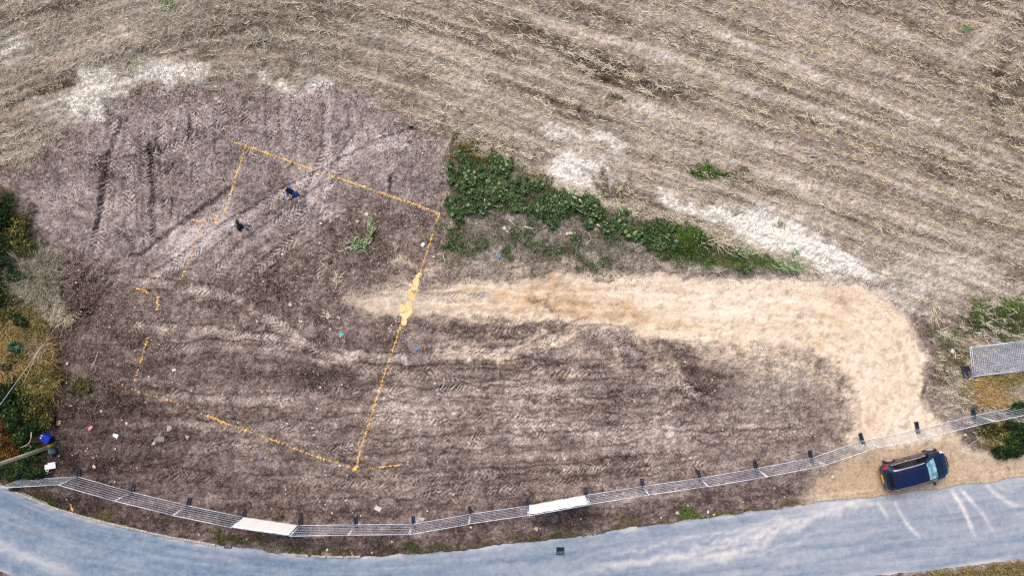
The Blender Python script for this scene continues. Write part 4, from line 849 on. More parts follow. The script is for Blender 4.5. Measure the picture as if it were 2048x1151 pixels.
# ------------------------------------------------------------------ stones
def stone_mesh(seed):
    r = np.random.default_rng(seed); bm = bmesh.new(); bmesh.ops.create_icosphere(bm, subdivisions=1, radius=1.0)
    for v in bm.verts:
        v.co *= r.uniform(.72, 1.12); v.co.z *= .62
    me = bpy.data.meshes.new("stone"); bm.to_mesh(me); bm.free()
    a = me.attributes.new("rnd", 'FLOAT', 'POINT'); a.data.foreach_set("value", np.full(len(me.vertices), r.uniform(.3, .8), np.float32))
    me.materials.append(stone_mat); return me
stone_mat = mat_attr("field_stone", [(0.0, srgb(104, 92, 86)), (0.4, srgb(150, 136, 128)), (0.8, srgb(200, 190, 182)), (1.0, srgb(234, 228, 222))], rough=.9, objrand=.45)
stones = [stone_mesh(i) for i in range(8)]
soilp = SITE * (1 - SAND) * (1 - HEDGE) * (1 - LEAFY) * (1 - .8 * GREEN)
sp_ = soilp * np.clip(1.0 - 1.1 * dry + .3, .05, 1.5) * np.clip(.8 + .5 * fbm(30, 471), .1, 2) * (1 + 1.6 * blob(250, 880, 170, 70) + .5 * blob(560, 620, 120, 60) + 1.0 * stroke([(150, 990), (440, 1060), (700, 1085), (1100, 1055), (1600, 980)], 40))
sp_ = sp_ * (WEEDBANK < .5)
sx_, sy_, _ = sample(sp_ * INFRAME * NOROAD, 300, 475)
rr_ = np.random.default_rng(476)
for k in range(300):
    o = bpy.data.objects.new("stone", stones[k % 8]); COL.objects.link(o)
    sz = float(np.clip(rr_.lognormal(-2.85, .38), .035, .16))
    o.location = (sx_[k], sy_[k], float(height_at(sx_[k], sy_[k])) + sz * .25); o.rotation_euler = (rr_.uniform(-.3, .3), rr_.uniform(-.3, .3), rr_.uniform(0, 6.28)); o.scale = (sz * rr_.uniform(.9, 1.4), sz, sz)
    tag(o, "pale stone lying loose on the bare soil", "stone", "loose stones on the bare soil")
def scatter_grit(name, prob, n, seed, smin, smax, mat, label, r0=0., r1=1., flat=.6):
    r = np.random.default_rng(seed); x, y, _ = sample(prob * INFRAME * NOROAD, n, seed)
    sz = np.exp(r.uniform(math.log(smin), math.log(smax), n)) if smin > 0 else r.uniform(smin, smax, n)
    oc = np.array([(1, 0, 0), (0, 1, 0), (-1, 0, 0), (0, -1, 0), (0, 0, 1)], float)
    th = r.uniform(0, 6.28, n); c, s = np.cos(th), np.sin(th)
    B = oc[None] * r.uniform(.7, 1.3, (n, 5, 1)); X = B[..., 0] * c[:, None] - B[..., 1] * s[:, None]; Y = B[..., 0] * s[:, None] + B[..., 1] * c[:, None]
    V = np.stack([X * sz[:, None] + x[:, None], Y * sz[:, None] + y[:, None], B[..., 2] * sz[:, None] * flat + (height_at(x, y) - .004)[:, None]], -1)
    fc = np.array([(0, 1, 4), (1, 2, 4), (2, 3, 4), (3, 0, 4)])
    Fq = (np.arange(n)[:, None, None] * 5 + fc[None]).reshape(-1, 3)
    o = mesh_np(name, V.reshape(-1, 3), Fq, mat, attrs={"rnd": np.repeat(r.uniform(r0, r1, n), 5)}); return tag(o, label, None, kind="stuff")
scatter_grit("gravel", soilp * np.clip(1.2 - dry, .1, 1) * np.clip(.8 + .5 * fbm(30, 471), .1, 2), 19000, 481, .014, .045, M['stone'], "small pale stones and grit scattered over the soil", .3, 1)
M['clod_s'] = mat_attr("soil_clods", [(0., srgb(70, 57, 51)), (.5, srgb(104, 88, 80)), (1., srgb(146, 129, 119))], rough=.95)
scatter_grit("soil_clods", soilp * (1 - .85 * UPPER) * np.clip(.75 - dry, .02, 1) ** 2 * (.4 + np.clip(fbm(24, 485), 0, 2)) + .5 * blob(160, 590, 80, 80), 20000, 491, .02, .065, M['clod_s'], "dark crumbly clods of turned soil", 0, .9, .8)
scatter_grit("gravel", SAND * (.4 + np.clip(fbm(20, 495), 0, 2)), 9000, 497, .010, .038, M['stone'], "dark and pale grit on the sand track", 0, 1)
scatter_grit("gravel", FIELD * np.clip(.6 + .5 * fbm(14, 498), 0, 2), 6000, 499, .012, .04, M['clod_s'], "small soil crumbs in the stubble", .1, 1)

# ------------------------------------------------------------------ marking paint sprayed on the soil
def paint_line(pts, width, label, seed, mat='paint', cover=0.9, gaps=(), dense=2):
    """broken sprayed line: overlapping irregular flecks draped on the ground, thin but solid"""
    r = np.random.default_rng(seed); sp = spline(pts, 6) if len(pts) > 2 else np.array(pts, float)
    seg = np.linalg.norm(np.diff(sp, axis=0), axis=1); L = np.concatenate([[0], np.cumsum(seg)])
    V, Fq = [], []; u = 0.0
    while u < L[-1]:
        k = 0.5 + 0.5 * math.sin(u * .11 + seed) * math.cos(u * .047 + seed * 2)
        inside = any(a <= u / L[-1] <= b for a, b in gaps)
        if not inside and r.random() < cover * (0.35 + .6 * k):
            for _ in range(dense):
                c = np.array([np.interp(u, L, sp[:, 0]), np.interp(u, L, sp[:, 1])]) + r.normal(0, width * .22, 2)
                rad = width * r.uniform(.10, .36); m = 7; a0 = r.uniform(0, 6.28)
                ring = [c + rad * r.uniform(.6, 1.2) * np.array([math.cos(a0 + 6.283 * j / m), math.sin(a0 + 6.283 * j / m)]) for j in range(m)]
                b = len(V); pc = G(c[0], c[1], .016); V.append(tuple(pc))
                for q in ring: V.append(tuple(G(q[0], q[1], .010)))
                Fq += [(b, b + 1 + (j + 1) % m, b + 1 + j) for j in range(m)]
        u += width * .30
    if not V: return
    V = np.array(V); Fq = np.array(Fq)
    fl = np.cross(V[Fq[:, 1]] - V[Fq[:, 0]], V[Fq[:, 2]] - V[Fq[:, 0]])[:, 2] < 0
    Fq[fl] = Fq[fl][:, ::-1]
    o = mesh_np("paint_line", V, Fq, M[mat]); tag(o, label, "paint line"); return o
paint_line([(469, 285), (490, 292), (555, 314), (630, 341), (700, 364), (760, 385), (820, 405), (878, 427)], 4.2, "long yellow sprayed line across the upper soil, left of the weeds", 1, cover=1.3)
paint_line([(492, 292), (483, 325), (470, 360), (462, 390), (450, 425)], 4.2, "yellow sprayed line running down from the top left corner mark", 2, cover=.95)
paint_line([(386, 438), (400, 443), (420, 448)], 4, "short yellow tick left of the black clad person", 3, cover=1.4)
paint_line([(404, 445), (395, 470), (386, 500), (376, 530), (362, 558)], 4.5, "faint yellow line below the tick left of the black clad person", 4, cover=.7)
paint_line([(432, 446), (436, 430), (440, 448), (452, 440)], 7, "faded orange paint scuff beside the black clad person", 41, 'paint_orange', .35)
paint_line([(276, 576), (288, 581), (298, 586)], 4.2, "short yellow tick right of the dark soil heap", 5, cover=1.5)
paint_line([(320, 592), (316, 615), (310, 636)], 6, "faded orange paint smear below the short tick near the soil heap", 6, 'paint_orange', .55)
paint_line([(273, 646), (284, 645)], 3, "tiny yellow dash in the dark soil left of the smear", 7, cover=1.5)
paint_line([(299, 664), (291, 695), (280, 730), (270, 764)], 4.2, "dotted yellow line on the dark soil near the hedge", 8, cover=.55)
paint_line([(232, 762), (262, 775), (290, 786), (340, 800), (385, 818), (420, 833)], 4, "broken yellow line slanting down from the withered bush", 9, cover=.42)
paint_line([(418, 830), (436, 838), (452, 845)], 6.5, "thick bright yellow stretch of the lower slanting line", 10, cover=2.0)
paint_line([(452, 845), (500, 862), (560, 884), (630, 910), (690, 930), (712, 937)], 4.2, "yellow line slanting down to the lower corner mark", 11, cover=.8)
paint_line([(712, 937), (722, 895), (740, 840), (762, 770), (782, 710), (802, 650)], 4.4, "long yellow line rising from the lower corner to the sand track", 12, cover=1.2)
paint_line([(716, 930), (710, 936), (706, 940)], 7, "bright yellow blob at the lower corner mark", 13, cover=2.0)
paint_line([(742, 936), (770, 932), (800, 928)], 3.6, "short yellow dash right of the lower corner mark", 14, cover=1.1)
paint_line([(838, 555), (850, 515), (862, 480), (872, 445), (880, 425)], 4.4, "yellow line from the sand track up to the weed bank corner", 15, cover=1.1)
paint_line([(806, 640), (815, 612), (828, 580), (836, 556)], 19, "wide pale orange paint band across the sand track", 16, 'paint_cream', 1.6, dense=6)
paint_line([(811, 626), (818, 604), (828, 574)], 4.5, "bright yellow stroke inside the wide paint band on the sand", 17, cover=1.4)
paint_line([(143, 1008), (145, 1017), (146, 1021)], 4.5, "small yellow paint mark on the left kerb", 18, cover=2.0)
paint_line([(704, 1104), (705, 1110), (706, 1115)], 3.5, "small yellow paint mark on the short kerb", 19, cover=2.0)

# ------------------------------------------------------------------ temporary mesh fence
FEET = [(46, 955), (158.5, 951), (266.5, 981), (378, 1008), (489.5, 1031), (601, 1048), (712.5, 1046), (827.5, 1044.5), (941.5, 1025), (1056, 1008.5), (1171.5, 987.5),
        (1285, 970.5), (1398.5, 953.5), (1511, 934.5), (1620, 913), (1722.5, 879), (1834, 857), (1945.5, 829), (2056, 806)]
PW, PH = 3.46, 1.93
def panel_parts(root, flat=False):
    hw = PW / 2; mb = MB()
    fr = .018
    for sx in (-1, 1):
        MB().tube([(sx * hw, 0, 0.0), (sx * hw, 0, PH + .05)], fr, 8).build("upright", M['galv'], root, True)
    MB().tube([(-hw, 0, PH), (hw, 0, PH)], fr * 1.15, 8).build("top_rail", M['galv'], root, True)
    MB().tube([(-hw, 0, .10), (hw, 0, .10)], fr, 8).build("bottom_rail", M['galv'], root, True)
    m1 = MB()
    nh = 5
    for k in range(1, nh + 1):
        z = .10 + (PH - .10) * k / (nh + 1); m1.tube([(-hw, .004, z), (hw, .004, z)], .008, 4, False)
    for k in range(1, 30):
        x = -hw + PW * k / 30; m1.tube([(x, -.004, .10), (x, -.004, PH)], .0009, 4, False)
    o = m1.build("wire_infill", M['wire'], root); o["kind"] = "stuff"
    cl = MB().box((hw + .02, 0, 1.35), (.09, .07, .06)).build("clamp", M['galv'], root, bevel=.01)
def make_block():
    mb = MB()
    L, Wd, Hh = .74, .23, .12
    # ring-shaped recycled block: two long rails, cross webs with slots between
    mb.box((0, -Wd / 2 + .035, Hh / 2), (L, .07, Hh)); mb.box((0, Wd / 2 - .035, Hh / 2), (L, .07, Hh))
    for x, w in ((-L / 2 + .04, .08), (-.16, .07), (0, .10), (.16, .07), (L / 2 - .04, .08)): mb.box((x, 0, Hh / 2 - .006), (w, Wd - .139, Hh - .014))
    mb.box((0, 0, .015), (L - .02, Wd - .02, .03))
    return mb
block_proto = make_block().build("fence_block", M['rubber'], None, bevel=.008)
ordn = ["first", "second", "third", "fourth", "fifth", "sixth", "seventh", "eighth", "ninth", "tenth", "eleventh", "twelfth", "thirteenth", "fourteenth", "fifteenth", "sixteenth", "seventeenth", "eighteenth", "nineteenth"]
proto_panel = None
for i in range(len(FEET) - 1):
    a, b = P(*FEET[i]), P(*FEET[i + 1]); a.z = float(height_at(a.x, a.y)); b.z = float(height_at(b.x, b.y)); mid = (a + b) / 2; d = b - a
    if proto_panel is None:
        root = empty("mesh_fence", mid); panel_parts(root); proto_panel = root
    else: root = copy_tree(proto_panel)
    root.location = mid + Vector((0, 0, .05)); root.rotation_euler = (random.uniform(-.012, .012), -math.atan2(d.z, math.hypot(d.x, d.y)), math.atan2(d.y, d.x)); root.scale = ((d.length - .06) / PW, 1, 1)
    extra = {4: ", carrying a white board", 9: ", carrying a white board"}.get(i, "")
    tag(root, "%s galvanised mesh fence panel from the pole end%s" % (ordn[i], extra), "fence panel", "temporary fence panels along the road")
first = True
for i, f in enumerate(FEET):
    p = G(*f)
    o = block_proto if first else block_proto.copy()
    if not first: COL.objects.link(o)
    first = False
    a = P(*FEET[max(i - 1, 0)]); b = P(*FEET[min(i + 1, len(FEET) - 1)]); an = math.atan2(b.y - a.y, b.x - a.x) + math.pi / 2
    inn = Vector((math.cos(an), math.sin(an), 0)) * .10
    o.location = p + inn - Vector((0, 0, .02)); o.rotation_euler = (0, 0, an + random.uniform(-.08, .08))
    tag(o, "dark plastic fence foot block, %s from the pole end" % ordn[i], "fence block", "plastic blocks holding the fence")
# white boards tied to two panels
def board(i, label, seed):
    a, b = P(*FEET[i]), P(*FEET[i + 1]); a.z = float(height_at(a.x, a.y)); b.z = float(height_at(b.x, b.y)); d = (b - a); L = d.length - .14; d.normalize()
    n = Vector((-d.y, d.x, 0)).normalized(); r = np.random.default_rng(seed)
    nu, nv = 30, 12; V = []
    for side in (1, -1):
        for j in range(nv + 1):
            for k in range(nu + 1):
                u = k / nu; v = j / nv; z = .16 + v * (PH - .13)
                if j == nv: z -= .05 * max(0, math.sin(u * 9 + seed)) * (u < .35)
                wob = .018 * math.sin(u * 11 + v * 3 + seed) * v * (1 - v) * 2 + .01 * math.sin(u * 23 + seed)
                V.append(a + d * (.07 + u * L) + n * (.045 + wob + side * .004) + Vector((0, 0, z)))
    Fq = []; W_ = nu + 1; off = (nv + 1) * W_
    for j in range(nv):
        for k in range(nu):
            q = (j * W_ + k, j * W_ + k + 1, (j + 1) * W_ + k + 1, (j + 1) * W_ + k); Fq.append(q); Fq.append(tuple(off + t for t in q[::-1]))
    for k in range(nu):
        Fq.append((k + 1, k, off + k, off + k + 1)); t = nv * W_; Fq.append((t + k, t + k + 1, off + t + k + 1, off + t + k))
    for j in range(nv):
        Fq.append((j * W_, (j + 1) * W_, off + (j + 1) * W_, off + j * W_)); t = nu; Fq.append(((j + 1) * W_ + t, j * W_ + t, off + j * W_ + t, off + (j + 1) * W_ + t))
    root = empty("white_board", a); o = mesh_np("sheet", np.array([tuple(v - a) for v in V]), np.array(Fq), M['white_board'], root, smooth=False)
    mb = MB()
    for u in (.08, .5, .92):
        for z in (.30, PH - .16):
            mb.tube([d * (.07 + u * L) + n * .06 + Vector((0, 0, z)), d * (.07 + u * L) - n * .03 + Vector((0, 0, z + .02))], .008, 5)
    mb.build("cable_tie", M['black'], root)
    tag(root, label, "board", "white boards on the fence")
board(4, "left white blank board tied to the fence near the road gully", 3)
board(9, "right white blank board tied to the fence above the square grate", 8)
# two spare panels lying flat, with two spare blocks beside them
dense = MB(); hw_ = PW / 2
for k in range(1, 17): dense.tube([(-hw_, .004, .10 + (PH - .10) * k / 17), (hw_, .004, .10 + (PH - .10) * k / 17)], .006, 4, False)
for k in range(1, 30): dense.tube([(-hw_ + PW * k / 30, -.004, .10), (-hw_ + PW * k / 30, -.004, PH)], .006, 4, False)
dense_o = dense.build("wire_infill", M['wire']); dense_me = dense_o.data; bpy.data.objects.remove(dense_o)
def flat_panel(c, rz, z, label, tilt):
    root = copy_tree(proto_panel); root.scale = (1, 1, 1); root.location = Vector((c.x, c.y, z)); root.rotation_euler = (0, 0, 0)
    Rm = Matrix.Rotation(rz, 4, 'Z') @ Matrix.Translation((0, -PH / 2, 0)) @ Matrix.Rotation(-math.pi / 2 + tilt, 4, 'X')
    root.matrix_world = Matrix.Translation((c.x, c.y, z)) @ Rm
    for ch in root.children:
        if ch.name.startswith('wire_infill'): ch.data = dense_me
    tag(root, label, "fence panel", "spare fence panels lying on the grass"); return root
c1 = P(1992.5, 719); gz = float(height_at(c1.x, c1.y))
flat_panel(c1, math.radians(6.2), gz + .10, "lower spare mesh fence panel lying flat at the right edge", .0)
flat_panel(P(1995, 716.5), math.radians(7.6), gz + .17, "upper spare mesh fence panel lying flat at the right edge", .0)
for k, (px_, py_) in enumerate([(1925.5, 743), (1933.5, 742)]):
    o = block_proto.copy(); COL.objects.link(o); o.location = G(px_, py_, 0.0); o.rotation_euler = (0, 0, math.radians(100)); 
    tag(o, ["left", "right"][k] + " one of two dark blue spare blocks beside the flat panels", "fence block", "spare plastic blocks by the flat panels")

# ------------------------------------------------------------------ utility pole, stay wire
pb = G(109.5, 889.5); root = empty("utility_pole", pb)
tag(root, "tall round weathered wooden utility pole beside the blue tub", "utility pole")
MB().tube([(0, 0, 0.7), (0, 0, 3), (0, 0, 6), (0, 0, 9.2)], [.122, .115, .105, .095], 20).build("shaft", M['pole'], root, True)
MB().tube([(0, 0, -.4), (0, 0, .4), (0, 0, .7)], [.13, .128, .122], 20).build("mossy_foot", M['moss'], root, True)["label"] = "yellow-green mossy foot of the pole"
MB().box((.0, -.13, 2.4), (.14, .02, .10)).build("number_plate", M['galv'], root)
for z in (8.6,):
    MB().tube([(-.7, 0, z), (.7, 0, z)], .05, 8).build("crossarm", M['pole'], root)
pt = pb + Vector((0, 0, 8.4)); pa = G(128, 637, .05)
root = empty("stay_wire", pa); tag(root, "thin grey stay wire slanting from the hedge straw up to the pole", "wire")
MB().tube([(0, 0, 0), tuple((pt - pa))], .011, 6).build("cable", M['galv'], root, True)
MB().tube([(0, 0, -.15), tuple((pt - pa) * .035)], .022, 6).build("anchor_rod", M['iron'], root, True)

# ------------------------------------------------------------------ tubs, folded board, blocks, planks, litter
def tub(name, px, py, L, Wd, Hh, mat, rz, label, tilt=0.0, handles=True):
    root = empty(name, G(px, py)); root.rotation_euler = (tilt, tilt * .5, rz); tag(root, label, "tub")
    b = .84; x, y, t = L / 2, Wd / 2, .02
    vs = []
    for s, z in ((b, 0), (1, Hh)):
        vs += [(sx * x * s, sy * y * s, z) for sx, sy in ((-1, -1), (1, -1), (1, 1), (-1, 1))]
    for s, z in ((1, Hh), (b, .03)):
        vs += [(sx * (x * s - t), sy * (y * s - t), z) for sx, sy in ((-1, -1), (1, -1), (1, 1), (-1, 1))]
    fs = [(3, 2, 1, 0)]
    for k in range(4): fs += [(k, (k + 1) % 4, 4 + (k + 1) % 4, 4 + k), (4 + k, 4 + (k + 1) % 4, 8 + (k + 1) % 4, 8 + k), (8 + k, 8 + (k + 1) % 4, 12 + (k + 1) % 4, 12 + k)]
    fs.append((12, 13, 14, 15))
    MB().add(vs, fs).build("shell", mat, root)
    mb = MB(); mb.box((0, 0, Hh + .012), (L + .03, Wd + .03, .024)); mb.box((0, 0, Hh + .034), (L * .7, Wd * .7, .02))
    mb.build("lid", mat, root, bevel=.006)
    if handles:
        for s in (-1, 1): MB().box((-x + .02, s * y * .35, Hh + .035), (.09, .06, .03)).build("clip", M['lit_white'], root, bevel=.005)
    return root
tub("plastic_tub", 100.5, 872, .52, .46, .42, M['blue_tub'], math.radians(-32), "bright blue plastic tub beside the pole", .06)
tub("plastic_tub", 110.5, 899, .40, .28, .26, M['slate_box'], math.radians(8), "slate blue box shape against the foot of the pole", .03, False)  # lidded box put in for a bluish rectangle by the pole
root = empty("folded_sign_board", G(103, 931)); root.rotation_euler = (0, 0, math.radians(6)); tag(root, "white folded blank sign board lying beside its stake near the fence", "sign board")
for s in (-1, 1):
    mb = MB(); A = Matrix.Translation((0, 0, .26)) @ Matrix.Rotation(s * .42, 4, 'Y') @ Matrix.Translation((s * .20, s * .07, 0))
    mb.box((0, 0, 0), (.40, .46 - .06 * (s > 0), .012), A).build("panel", M['white_board'], root, bevel=.003)
MB().box((-.30, -.33, .05), (.42, .05, .05), Matrix.Rotation(.35, 4, 'Z')).build("stake", M['timber'], root, bevel=.005)

def slab(name, px, py, dims, rz, mat, label, cat, bev=.012, dz=0.0, tilt=(0, 0)):
    o = MB().box((0, 0, dims[2] / 2), dims).build(name, mat, None, bevel=bev)
    o.location = G(px, py, dz - .01); o.rotation_euler = (tilt[0], tilt[1], rz); return tag(o, label, cat)
# concrete block with two hollow recesses
mb = MB(); mb.box((0, 0, .05), (.44, .215, .10)); 
for s in (-1, 1): mb.box((0, s * .092, .1525), (.44, .031, .101)); mb.box((s * .204, 0, .1525), (.032, .152, .1))
mb.box((0, 0, .1525), (.03, .152, .1))
o = mb.build("concrete_block", M['concrete'], None, bevel=.004); o.location = G(798, 637, -.01); o.rotation_euler = (0, 0, math.radians(86)); tag(o, "grey concrete block beside the orange paint band", "concrete block")
slab("concrete_slab", 317, 872, (.80, .66, .07), .06, M['slab_soiled'], "flat square grey concrete slab set in the lower left soil", "slab", dz=-.035)
slab("paving_slab", 757, 1014, (.42, .28, .07), math.radians(-30), M['concrete_pale'], "pale tilted paving slab just above the fence", "slab", tilt=(.1, .06))
slab("brick", 144, 810, (.215, .10, .065), .05, M['brick'], "orange brick at the hedge edge below the withered bush", "brick", .004)
slab("brick", 678, 634.5, (.24, .12, .08), math.radians(-35), M['brick_pale'], "pale pinkish brick left of the grey concrete block", "brick", .006)
slab("brick", 868, 513, (.14, .12, .08), .4, M['concrete_pale'], "small whitish brick piece beside the line by the weed bank", "brick", .006)
slab("brick", 349, 739, (.24, .16, .08), .3, M['concrete_pale'], "pale broken brick lying in the dark left soil", "brick", .008)
o = MB().tube([(0, 0, -.02), (0, 0, .09)], [.14, .135], 18).build("log_disc", M['timber_grey'], None, bevel=.008); o.location = G(734, 428.5); tag(o, "pale round cut log disc among the disturbed soil", "log disc")
def stick(px0, py0, px1, py1, rad, mat, label, name="stick", cat="stick", bend=0.0, z=.03, n=5):
    a, b = G(px0, py0, z), G(px1, py1, z); mid = (a + b) / 2; d = b - a; nn = Vector((-d.y, d.x, 0)) * bend; pts = []
    for k in range(n):
        t = k / (n - 1); q = a + d * t + nn * math.sin(math.pi * t) + Vector((0, 0, .015 * math.sin(7 * t))); q.z = max(q.z, float(height_at(q.x, q.y)) + rad * .8); pts.append(q - a)
    o = MB().tube(pts, [rad * (1 - .35 * k / (n - 1)) for k in range(n)], 7).build(name, mat, None, True); o.location = a; return tag(o, label, cat)
def plank(px0, py0, px1, py1, w, mat, label):
    a, b = G(px0, py0), G(px1, py1); d = b - a; o = MB().box((0, 0, .02), (math.hypot(d.x, d.y), w, .035)).build("plank", mat, None, bevel=.004)
    zz = max(float(height_at(a.x + d.x * t, a.y + d.y * t)) for t in (0, .25, .5, .75, 1)); o.location = Vector(((a.x + b.x) / 2, (a.y + b.y) / 2, zz)); o.rotation_euler = (0, 0, math.atan2(d.y, d.x)); return tag(o, label, "plank")
plank(1131, 468, 1151, 465, .14, M['timber_grey'], "short white plank lying below the weeds")
plank(115, 842, 124, 841, .05, M['timber'], "upper of three pale wood offcuts above the blue tub")
plank(116, 846, 124, 844, .05, M['timber'], "middle of three pale wood offcuts above the blue tub")
plank(117, 849, 123, 845.5, .05, M['timber'], "lowest of three pale wood offcuts above the blue tub")
stick(198, 703, 188, 737, .022, M['timber_grey'], "longer of two pale stakes lying on the dark left soil", "wooden_stake", "stake")
stick(191, 722, 184, 736, .018, M['timber_grey'], "shorter of two pale stakes lying on the dark left soil", "wooden_stake", "stake")
stick(970, 400, 972, 423, .035, M['timber'], "yellow wooden stick at the lower edge of the leafy weeds", z=.22)
stick(984, 413, 1005, 416, .045, M['timber_grey'], "pale log piece right of the yellow stick", z=.1, name="log_piece", cat="log")
stick(1019, 440, 1031, 454, .04, M['timber_grey'], "slanting pale stick on the bare purple soil under the weeds", z=.05)
stick(1048, 454, 1068, 459, .05, M['timber_grey'], "whitish stick lying right of the slanting stick", z=.05)
stick(1085, 457, 1093, 449, .03, M['timber'], "small straw coloured stick pair below the rounded weeds", z=.05)
stick(1112, 447, 1140, 446, .025, M['timber_grey'], "long thin pale stick above the white plank", z=.05, bend=.05)
stick(1175, 466, 1182, 478, .025, M['timber_grey'], "upper arm of a bent pale stick right of the white plank", z=.05, bend=.1)
stick(1182, 478, 1172, 490, .025, M['timber_grey'], "lower arm of a bent pale stick right of the white plank", z=.05)
stick(1157, 400, 1165, 410, .05, M['concrete_pale'], "white elongated scrap in the weeds near the field edge", z=.2, name="scrap_piece", cat="scrap")
stick(1193, 449, 1214, 446, .055, M['concrete_pale'], "curved whitish pipe piece right of the white stone", z=.1, bend=-.35, n=9, name="pipe_piece", cat="pipe")
stick(890, 806, 912, 806, .016, M['timber_grey'], "thin pale stick alone on the smooth soil right of the long line", bend=.04)
stick(1117, 920, 1118, 912, .02, M['timber_grey'], "short upright-lying pale stick low in the middle soil")
stick(257, 520, 262, 505, .02, M['timber_grey'], "small twig at the end of the diagonal rut", bend=.2)
stick(186, 447, 198, 435, .02, M['timber_grey'], "curved twig beside the long left rut", bend=.2)
stick(95, 690, 60, 768, .02, M['timber_grey'], "thin dead branch in the hedge under the stay wire", z=.35, name="dead_branch", cat="branch")
stick(80, 858, 60, 888, .025, M['timber_grey'], "forked bare branch left of the blue tub", z=.5, bend=.25, name="dead_branch", cat="branch")
def rock(px, py, sz, label, mat, seed, flat=.6):
    r = np.random.default_rng(seed); bm = bmesh.new(); bmesh.ops.create_icosphere(bm, subdivisions=2, radius=1.0)
    for v in bm.verts: v.co *= .85 + .25 * math.sin(v.co.x * 3 + seed) * math.cos(v.co.y * 2.6 + seed) + r.uniform(-.06, .06); v.co.z *= flat
    me = bpy.data.meshes.new("rock"); bm.to_mesh(me); bm.free(); me.materials.append(mat)
    o = bpy.data.objects.new("rock", me); COL.objects.link(o); o.location = G(px, py, sz * .2); o.scale = (sz * 1.2, sz, sz); o.rotation_euler = (0, 0, r.uniform(0, 6.28)); return tag(o, label, "rock")
rock(1180, 441, .17, "white angular rock in the weeds above the white plank", M['concrete_pale'], 1)
rock(1009, 457, .13, "white rock on the bare patch left of the slanting stick", M['concrete_pale'], 2)
rock(341, 856, .21, "big grey boulder right of the flat concrete slab", M['concrete'], 3)
rock(309, 886, .15, "rounded pale rock just below the flat concrete slab", M['stone_one'], 4)
rock(660, 522, .17, "round brown boulder left of the green stalk heap", M['clod'], 5)
rock(130, 583, .22, "large round clod on top of the dark soil heap", M['clod'], 6, .8)
rock(1354, 1024, .15, "pinkish white rock on the verge near the field fence middle", M['stone_one'], 7)
rock(846, 1036, .16, "pale rock just inside the fence near its lowest point", M['stone_one'], 8)
rock(1073, 1056, .14, "pale rock on the verge below the right white board", M['stone_one'], 9)
rock(255, 846, .12, "whitish rock in the stony lower left soil", M['concrete_pale'], 10)
rock(377, 873, .15, "brown-grey rock right of the big grey boulder", M['concrete'], 11)
rock(1665, 953, .1, "small white rock by the sand beside the fence", M['concrete_pale'], 12)
rock(168, 621, .1, "white rock at the lower edge of the dark soil heap", M['concrete_pale'], 13)
def crumple(name, px, py, sz, mat, label, seed):
    r = np.random.default_rng(seed); n = 6; V = []
    for j in range(n):
        for k in range(n): V.append(((k / (n - 1) - .5) * sz * 1.5 + r.uniform(-.15, .15) * sz, (j / (n - 1) - .5) * sz + r.uniform(-.12, .12) * sz, .03 + r.uniform(0, .25) * sz))
    V2 = [(x, y, z - .008) for x, y, z in V]; Fq = []
    for j in range(n - 1):
        for k in range(n - 1): q = (j * n + k, j * n + k + 1, (j + 1) * n + k + 1, (j + 1) * n + k); Fq += [q, tuple(t + n * n for t in q[::-1])]
    o = mesh_np(name, np.array(V + V2), np.array(Fq), mat); o.location = G(px, py); o.rotation_euler = (0, 0, r.uniform(0, 3)); return tag(o, label, "litter")
crumple("crumpled_litter", 683.5, 668.5, .17, M['lit_cyan'], "turquoise crumpled litter left of the long yellow line", 1)
crumple("crumpled_litter", 832, 697, .15, M['lit_blue'], "blue crumpled litter right of the long yellow line", 2)
crumple("crumpled_litter", 997, 512, .17, M['lit_blue'], "blue crumpled litter on the pale ground below the weeds", 3)
crumple("crumpled_litter", 183, 854, .20, M['lit_red'], "red and white crumpled litter in the lower left soil", 4)
crumple("crumpled_litter", 233, 870, .22, M['lit_white'], "white crumpled sheet in the stony lower left soil", 5)
crumple("crumpled_litter", 1906, 702, .20, M['lit_white'], "white scrap on the grass left of the flat panels", 6)
crumple("crumpled_litter", 846, 489, .18, M['lit_white'], "bluish white scrap on the soil near the weed bank corner", 7)
crumple("crumpled_litter", 520, 917, .10, M['lit_blue'], "small blue scrap low in the left soil above the fence", 8)

